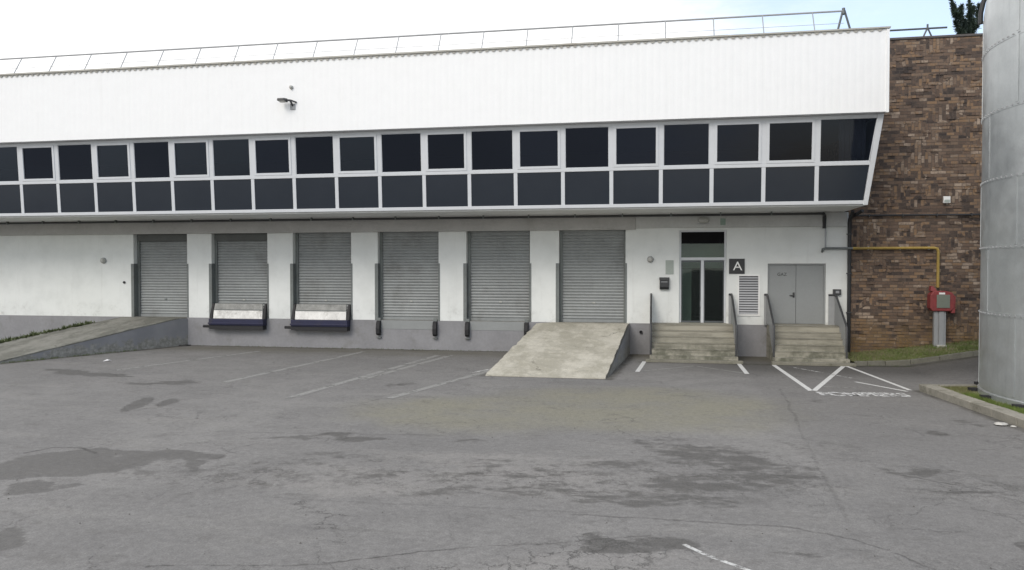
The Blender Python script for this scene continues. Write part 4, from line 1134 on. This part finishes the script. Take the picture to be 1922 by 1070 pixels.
# bent vent pipe over the shoulder of the tank
ta = math.atan2(-6.82-TC[1], 7.0-TC[0])
mb = MB(); pts = []
for k in range(12):
    a = R(-4+k*7); rr = (TR+.06)*math.cos(max(0, a)); pts.append((TC[0]+rr*math.cos(ta), TC[1]+rr*math.sin(ta), TT+.02+(1.95*math.sin(a) if a > 0 else 3*a*.6)))
mb.tube(pts, .05, 10)
obj('vent_pipe', mb, M['black'], t, smooth=True)

# ------------------------------------------------------------------ pine behind the brick wall
t = thing('pine_tree', (13.4, 12, 0), 'dark pine with upright tufted shoots rising behind the brick wall', 'tree')
tk = MB().tube([(13.4, 12, 0), (13.45, 12, 5), (13.4, 12.05, 10), (13.42, 12, 13.3)], .22, 10, r2=.03)
shoots = []
for k in range(46):
    z = 8.2+4.2*(k/46)**.9
    a = k*2.4; L = (1.7-1.0*(z-8.2)/4.2)*random.uniform(.75, 1.1)
    p0 = Vector((13.42, 12, z-.6)); p1 = p0+Vector((math.cos(a)*L*.7, math.sin(a)*L*.7, .1)); p2 = p1+Vector((math.cos(a)*L*.25, math.sin(a)*L*.25, .75))
    tk.tube([p0, p1, p2], .035, 5, r2=.012)
    shoots.append((p0.lerp(p1, .45), p1, p2))
# the shoots that stick up above the wall in view
for xb, zb, xt, zt in ((13.06, 13.62, 12.78, 14.58), (13.17, 13.8, 13.21, 14.32), (13.60, 13.6, 13.50, 14.6), (13.17, 13.15, 12.95, 13.62), (13.28, 13.1, 13.36, 13.66), (13.7, 13.1, 13.68, 13.7),
                       (13.85, 13.3, 13.9, 14.3), (13.5, 13.0, 13.52, 13.5), (13.6, 13.9, 13.68, 14.2), (12.98, 13.9, 12.9, 14.3)):
    shoots.append((Vector((13.35, 12, zb-.3)), Vector((xb, 11.95, zb)), Vector((xt, 11.9, zt))))
    tk.tube([(13.4, 12, zb-.4), (xb, 11.95, zb), (xt, 11.9, zt-.1)], .03, 5, r2=.012)
obj('trunk', tk, M['bark'], t, smooth=True)
cr = MB()
for p0, p1, p2 in shoots:
    for _ in range(620 if p2.z > 13.4 else 160):
        s_ = random.random()
        c_ = p0.lerp(p1, .5+s_*2) if s_ < .25 else p1.lerp(p2, (s_-.25)/.75)
        ax = (p2-p1).normalized()
        d = (Vector((random.gauss(0, 1), random.gauss(0, 1), random.gauss(0, 1))).normalized()+ax*.8).normalized()
        L = random.uniform(.10, .22)*(1 if s_ < .8 else .7)
        u = d.cross(Vector((random.gauss(0, 1), random.gauss(0, 1), random.gauss(0, 1)))).normalized()*.022
        cr.add([c_-u, c_+u, c_+d*L+u*.4, c_+d*L-u*.4], [(0, 1, 2, 3)])
obj('crown', cr, M['needles'], t)

# ------------------------------------------------------------------ grass, weeds, litter
def blades(mb, x, y, z, h, n_, spread):
    for _ in range(n_):
        px, py = x+random.gauss(0, spread), y+random.gauss(0, spread)
        a = random.uniform(0, 6.28); hh = h*random.uniform(.5, 1.2); w = random.uniform(.004, .009)
        dx, dy = math.cos(a)*hh*random.uniform(.1, .6), math.sin(a)*hh*random.uniform(.1, .6)
        mb.add([(px-w, py, z-.01), (px+w, py+w, z-.01), (px+dx, py+dy, z+hh)], [(0, 1, 2)])
mb = MB(); dry = MB()
for _ in range(2600):
    i = random.randrange(30); k = random.randrange(6)
    a = Vector(bank_v[i*7+k]); b = Vector(bank_v[(i+1)*7+k]); c_ = Vector(bank_v[i*7+k+1])
    p = a+(b-a)*random.random()+(c_-a)*random.random()
    fr = (p.x-5.98)/4.; green = random.random() < (.25+.55*min(1, fr))*(1.15-.5*k/6)
    blades(mb if green else dry, p.x, p.y, p.z, .075, 5, .05)
for _ in range(1500):
    y = random.uniform(-11.5, -7.5); x = random.uniform(6.36, 6.9)+.09*(-7.8-y)
    if math.hypot(x-TC[0], y-TC[1]) < TR+.16: continue
    blades(mb, x, y, .115, .07, 6, .05)
for _ in range(2200):
    y = random.uniform(-17, -11); x = random.uniform(6.9+.14*(-11-y), 13)
    if math.hypot(x-TC[0], y-TC[1]) < TR+.16: continue
    blades(mb, x, y, .115, .07, 5, .09)
for _ in range(160):
    x = random.uniform(6.2, 6.9); y = random.uniform(-7.3, -6.5)
    if math.hypot(x-TC[0], y-TC[1]) < TR+.16: continue
    blades(dry, x, y, .115, .06, 4, .05)
obj('grass', mb, M['grass'], kind='stuff')
obj('dry_grass', dry, M['moss'], kind='stuff')
wd = MB()
for _ in range(620):
    tt = random.uniform(.18, 1.0)
    x = -18.95+(-21.3+18.95)*tt-abs(random.gauss(.05, .16)); y = -6.1*tt
    hh = random.uniform(.06, .17)*(1.4 if random.random() < .12 else 1)
    zt = 1.0-.97*max(0, tt-.06)/.94
    z = max(0., zt-.10)
    for _k in range(9):
        a = random.uniform(0, 6.28); L = hh*random.uniform(.5, 1.1); w = random.uniform(.012, .03)
        d = Vector((math.cos(a)*.6, math.sin(a)*.6, random.uniform(.5, 1.))).normalized(); u = Vector((-math.sin(a), math.cos(a), 0))*w
        c_ = Vector((x, y, z))+d*L*.35
        wd.add([c_-u*.3, c_+d*L*.4-u, c_+d*L, c_+d*L*.4+u], [(0, 1, 2, 3)])
obj('weeds', wd, M['weeds'], kind='stuff')
# earth bed the weeds grow in, beside the ramp
mb = MB()
for j in range(13):
    tt = j/12; xr = -18.96+(-21.3+18.95)*tt; zt = 1.0-.97*max(0, tt-.06)/.94
    mb.v += [(xr, -6.1*tt-.01, zt-.08), (xr-1.3, -6.1*tt-.01, max(.0, zt-.22)), (xr-2.6, -6.1*tt-.01, max(-.02, zt*.5-.1))]
mb.f = [f for j in range(12) for f in ((3*j, 3*j+1, 3*j+4, 3*j+3), (3*j+1, 3*j+2, 3*j+5, 3*j+4))]
obj('earth_bed', mb, M['soil'], smooth=True, kind='structure')
mg = MB()                                               # moss and tufts at wall and kerb feet
for _ in range(120):
    tt = random.uniform(.3, .95); blades(mg, -16.5-2.27*tt, -6.1*tt-.03, .0, .06, 3, .03)
for _ in range(200): blades(mg, random.uniform(-18.5+2.2, -4.3), random.uniform(-.08, -.02), 0, .04, 2, .03)
for _ in range(140):
    blades(mg, random.uniform(5.95, 10), -1.8+random.uniform(-.05, .03), kz(8)*0+.0, .05, 2, .03)
obj('moss_tufts', mg, M['weeds'], kind='stuff')
def rock(name, x, y, r, m, label, cat, flat=.5):
    mb = MB().lathe(x, y, [(r*.6, 0), (r, r*flat*.5), (r*.7, r*flat), (r*.2, r*flat*1.15)], 7)
    mb.v = [(a+random.uniform(-.15, .15)*r, b+random.uniform(-.15, .15)*r, c+random.uniform(0, .1)*r) for a, b, c in mb.v]
    return obj(name, mb, m, label=label, category=cat)
rock('stone', 6.02, -10.2, .11, M['stone'], 'larger pale stone lying at the foot of the kerb near the tank', 'stone', .35)
rock('stone', 6.16, -10.35, .05, M['stone'], 'smaller pale stone lying at the foot of the kerb near the tank', 'stone', .5)
mb = MB(); 
pts = [(-16.15, -4.85, .006), (-15.98, -4.80, .03), (-16.0, -4.66, .008), (-16.12, -4.70, .05)]
mb.add(pts, [(0, 1, 2, 3)]).add([(a, b, c-.003) for a, b, c in pts], [(3, 2, 1, 0)])
obj('paper_scrap', mb, M['paper'], label='crumpled white scrap lying on the asphalt beside the long ramp', category='litter')
obj('drain_grate', MB().box(-16.75, -16.38, -.36, -.08, -.02, .03), M['grate'], bevel=.006, label='small black drain grate at the wall foot beside the long ramp', category='grate')
# leaf litter and grit scattered on the yard
gr = MB()
for _ in range(160):
    x = random.uniform(-9, 5.5); y = random.choice((random.uniform(-18.5, -12), random.uniform(-18.5, -2)))
    r = random.uniform(.004, .012)
    gr.add([(x-r, y-r*.5, .004), (x+r, y-r*.4, .004), (x+r*.3, y+r, .004), (x, y, .004+r)], [(0, 1, 3), (1, 2, 3), (2, 0, 3)])
obj('grit', gr, mat('dark_grit', (.10, .095, .085), .9), kind='stuff')

# ------------------------------------------------------------------ sky and light
w = bpy.data.worlds.new("World"); scene.world = w; w.use_nodes = True
nt = w.node_tree; nt.nodes.clear(); n = N(nt)
out = n.new('ShaderNodeOutputWorld'); bg = n.new('ShaderNodeBackground')
nt.links.new(bg.outputs[0], out.inputs[0])
sky = n.new('ShaderNodeTexSky', sky_type='NISHITA'); sky.sun_disc = False
SD = Vector((-.30, -.76, .62)).normalized()             # towards the sun
sky.sun_elevation = math.asin(SD.z); sky.sun_rotation = math.atan2(SD.x, SD.y)
sky.air_density = 1.; sky.dust_density = 2.; sky.ozone_density = 1.
tc = n.new('ShaderNodeTexCoord').outputs['Generated']
sp = n.new('ShaderNodeSeparateXYZ'); nt.links.new(tc, sp.inputs[0])
mp = n.new('ShaderNodeMapping'); mp.inputs['Scale'].default_value = (1., 1., 2.6); nt.links.new(tc, mp.inputs['Vector'])
cl = n.noise(mp.outputs[0], 2.1, 7, .6)
side = n.mapr(sp.outputs[0], -.22, .28, .26, -.24)
cm = n.mapr(n.math('ADD', cl, side), .28, .62, .30, 1.)
cloud = n.mix(n.mapr(cl, .35, .7), (9.0, 9.0, 9.1), (11.0, 10.9, 10.7))
c = n.mix(cm, n.vmath('MULTIPLY', sky.outputs[0], (1.9, 1.92, 1.92)), cloud)
nt.links.new(c, bg.inputs[0]); bg.inputs[1].default_value = .10
sl = bpy.data.lights.new('sun', 'SUN'); sl.energy = 1.2; sl.angle = R(24); sl.color = (1., .93, .85)
so = bpy.data.objects.new('sun', sl); col.objects.link(so); so.location = (-10, -20, 30)
so.rotation_euler = (-SD).to_track_quat('-Z', 'Y').to_euler()

# ------------------------------------------------------------------ camera
cam = bpy.data.cameras.new('camera'); co = bpy.data.objects.new('camera', cam); col.objects.link(co)
co.location = (0, -25, 2.766); co.rotation_euler = (R(90)-.0215, 0, .1839)
cam.sensor_width = 36; cam.lens = 26.92; cam.clip_end = 2000; cam.clip_start = .1
scene.camera = co
scene.view_settings.view_transform = 'Standard'; scene.view_settings.look = 'None'
scene.view_settings.exposure = .38; scene.view_settings.gamma = 1
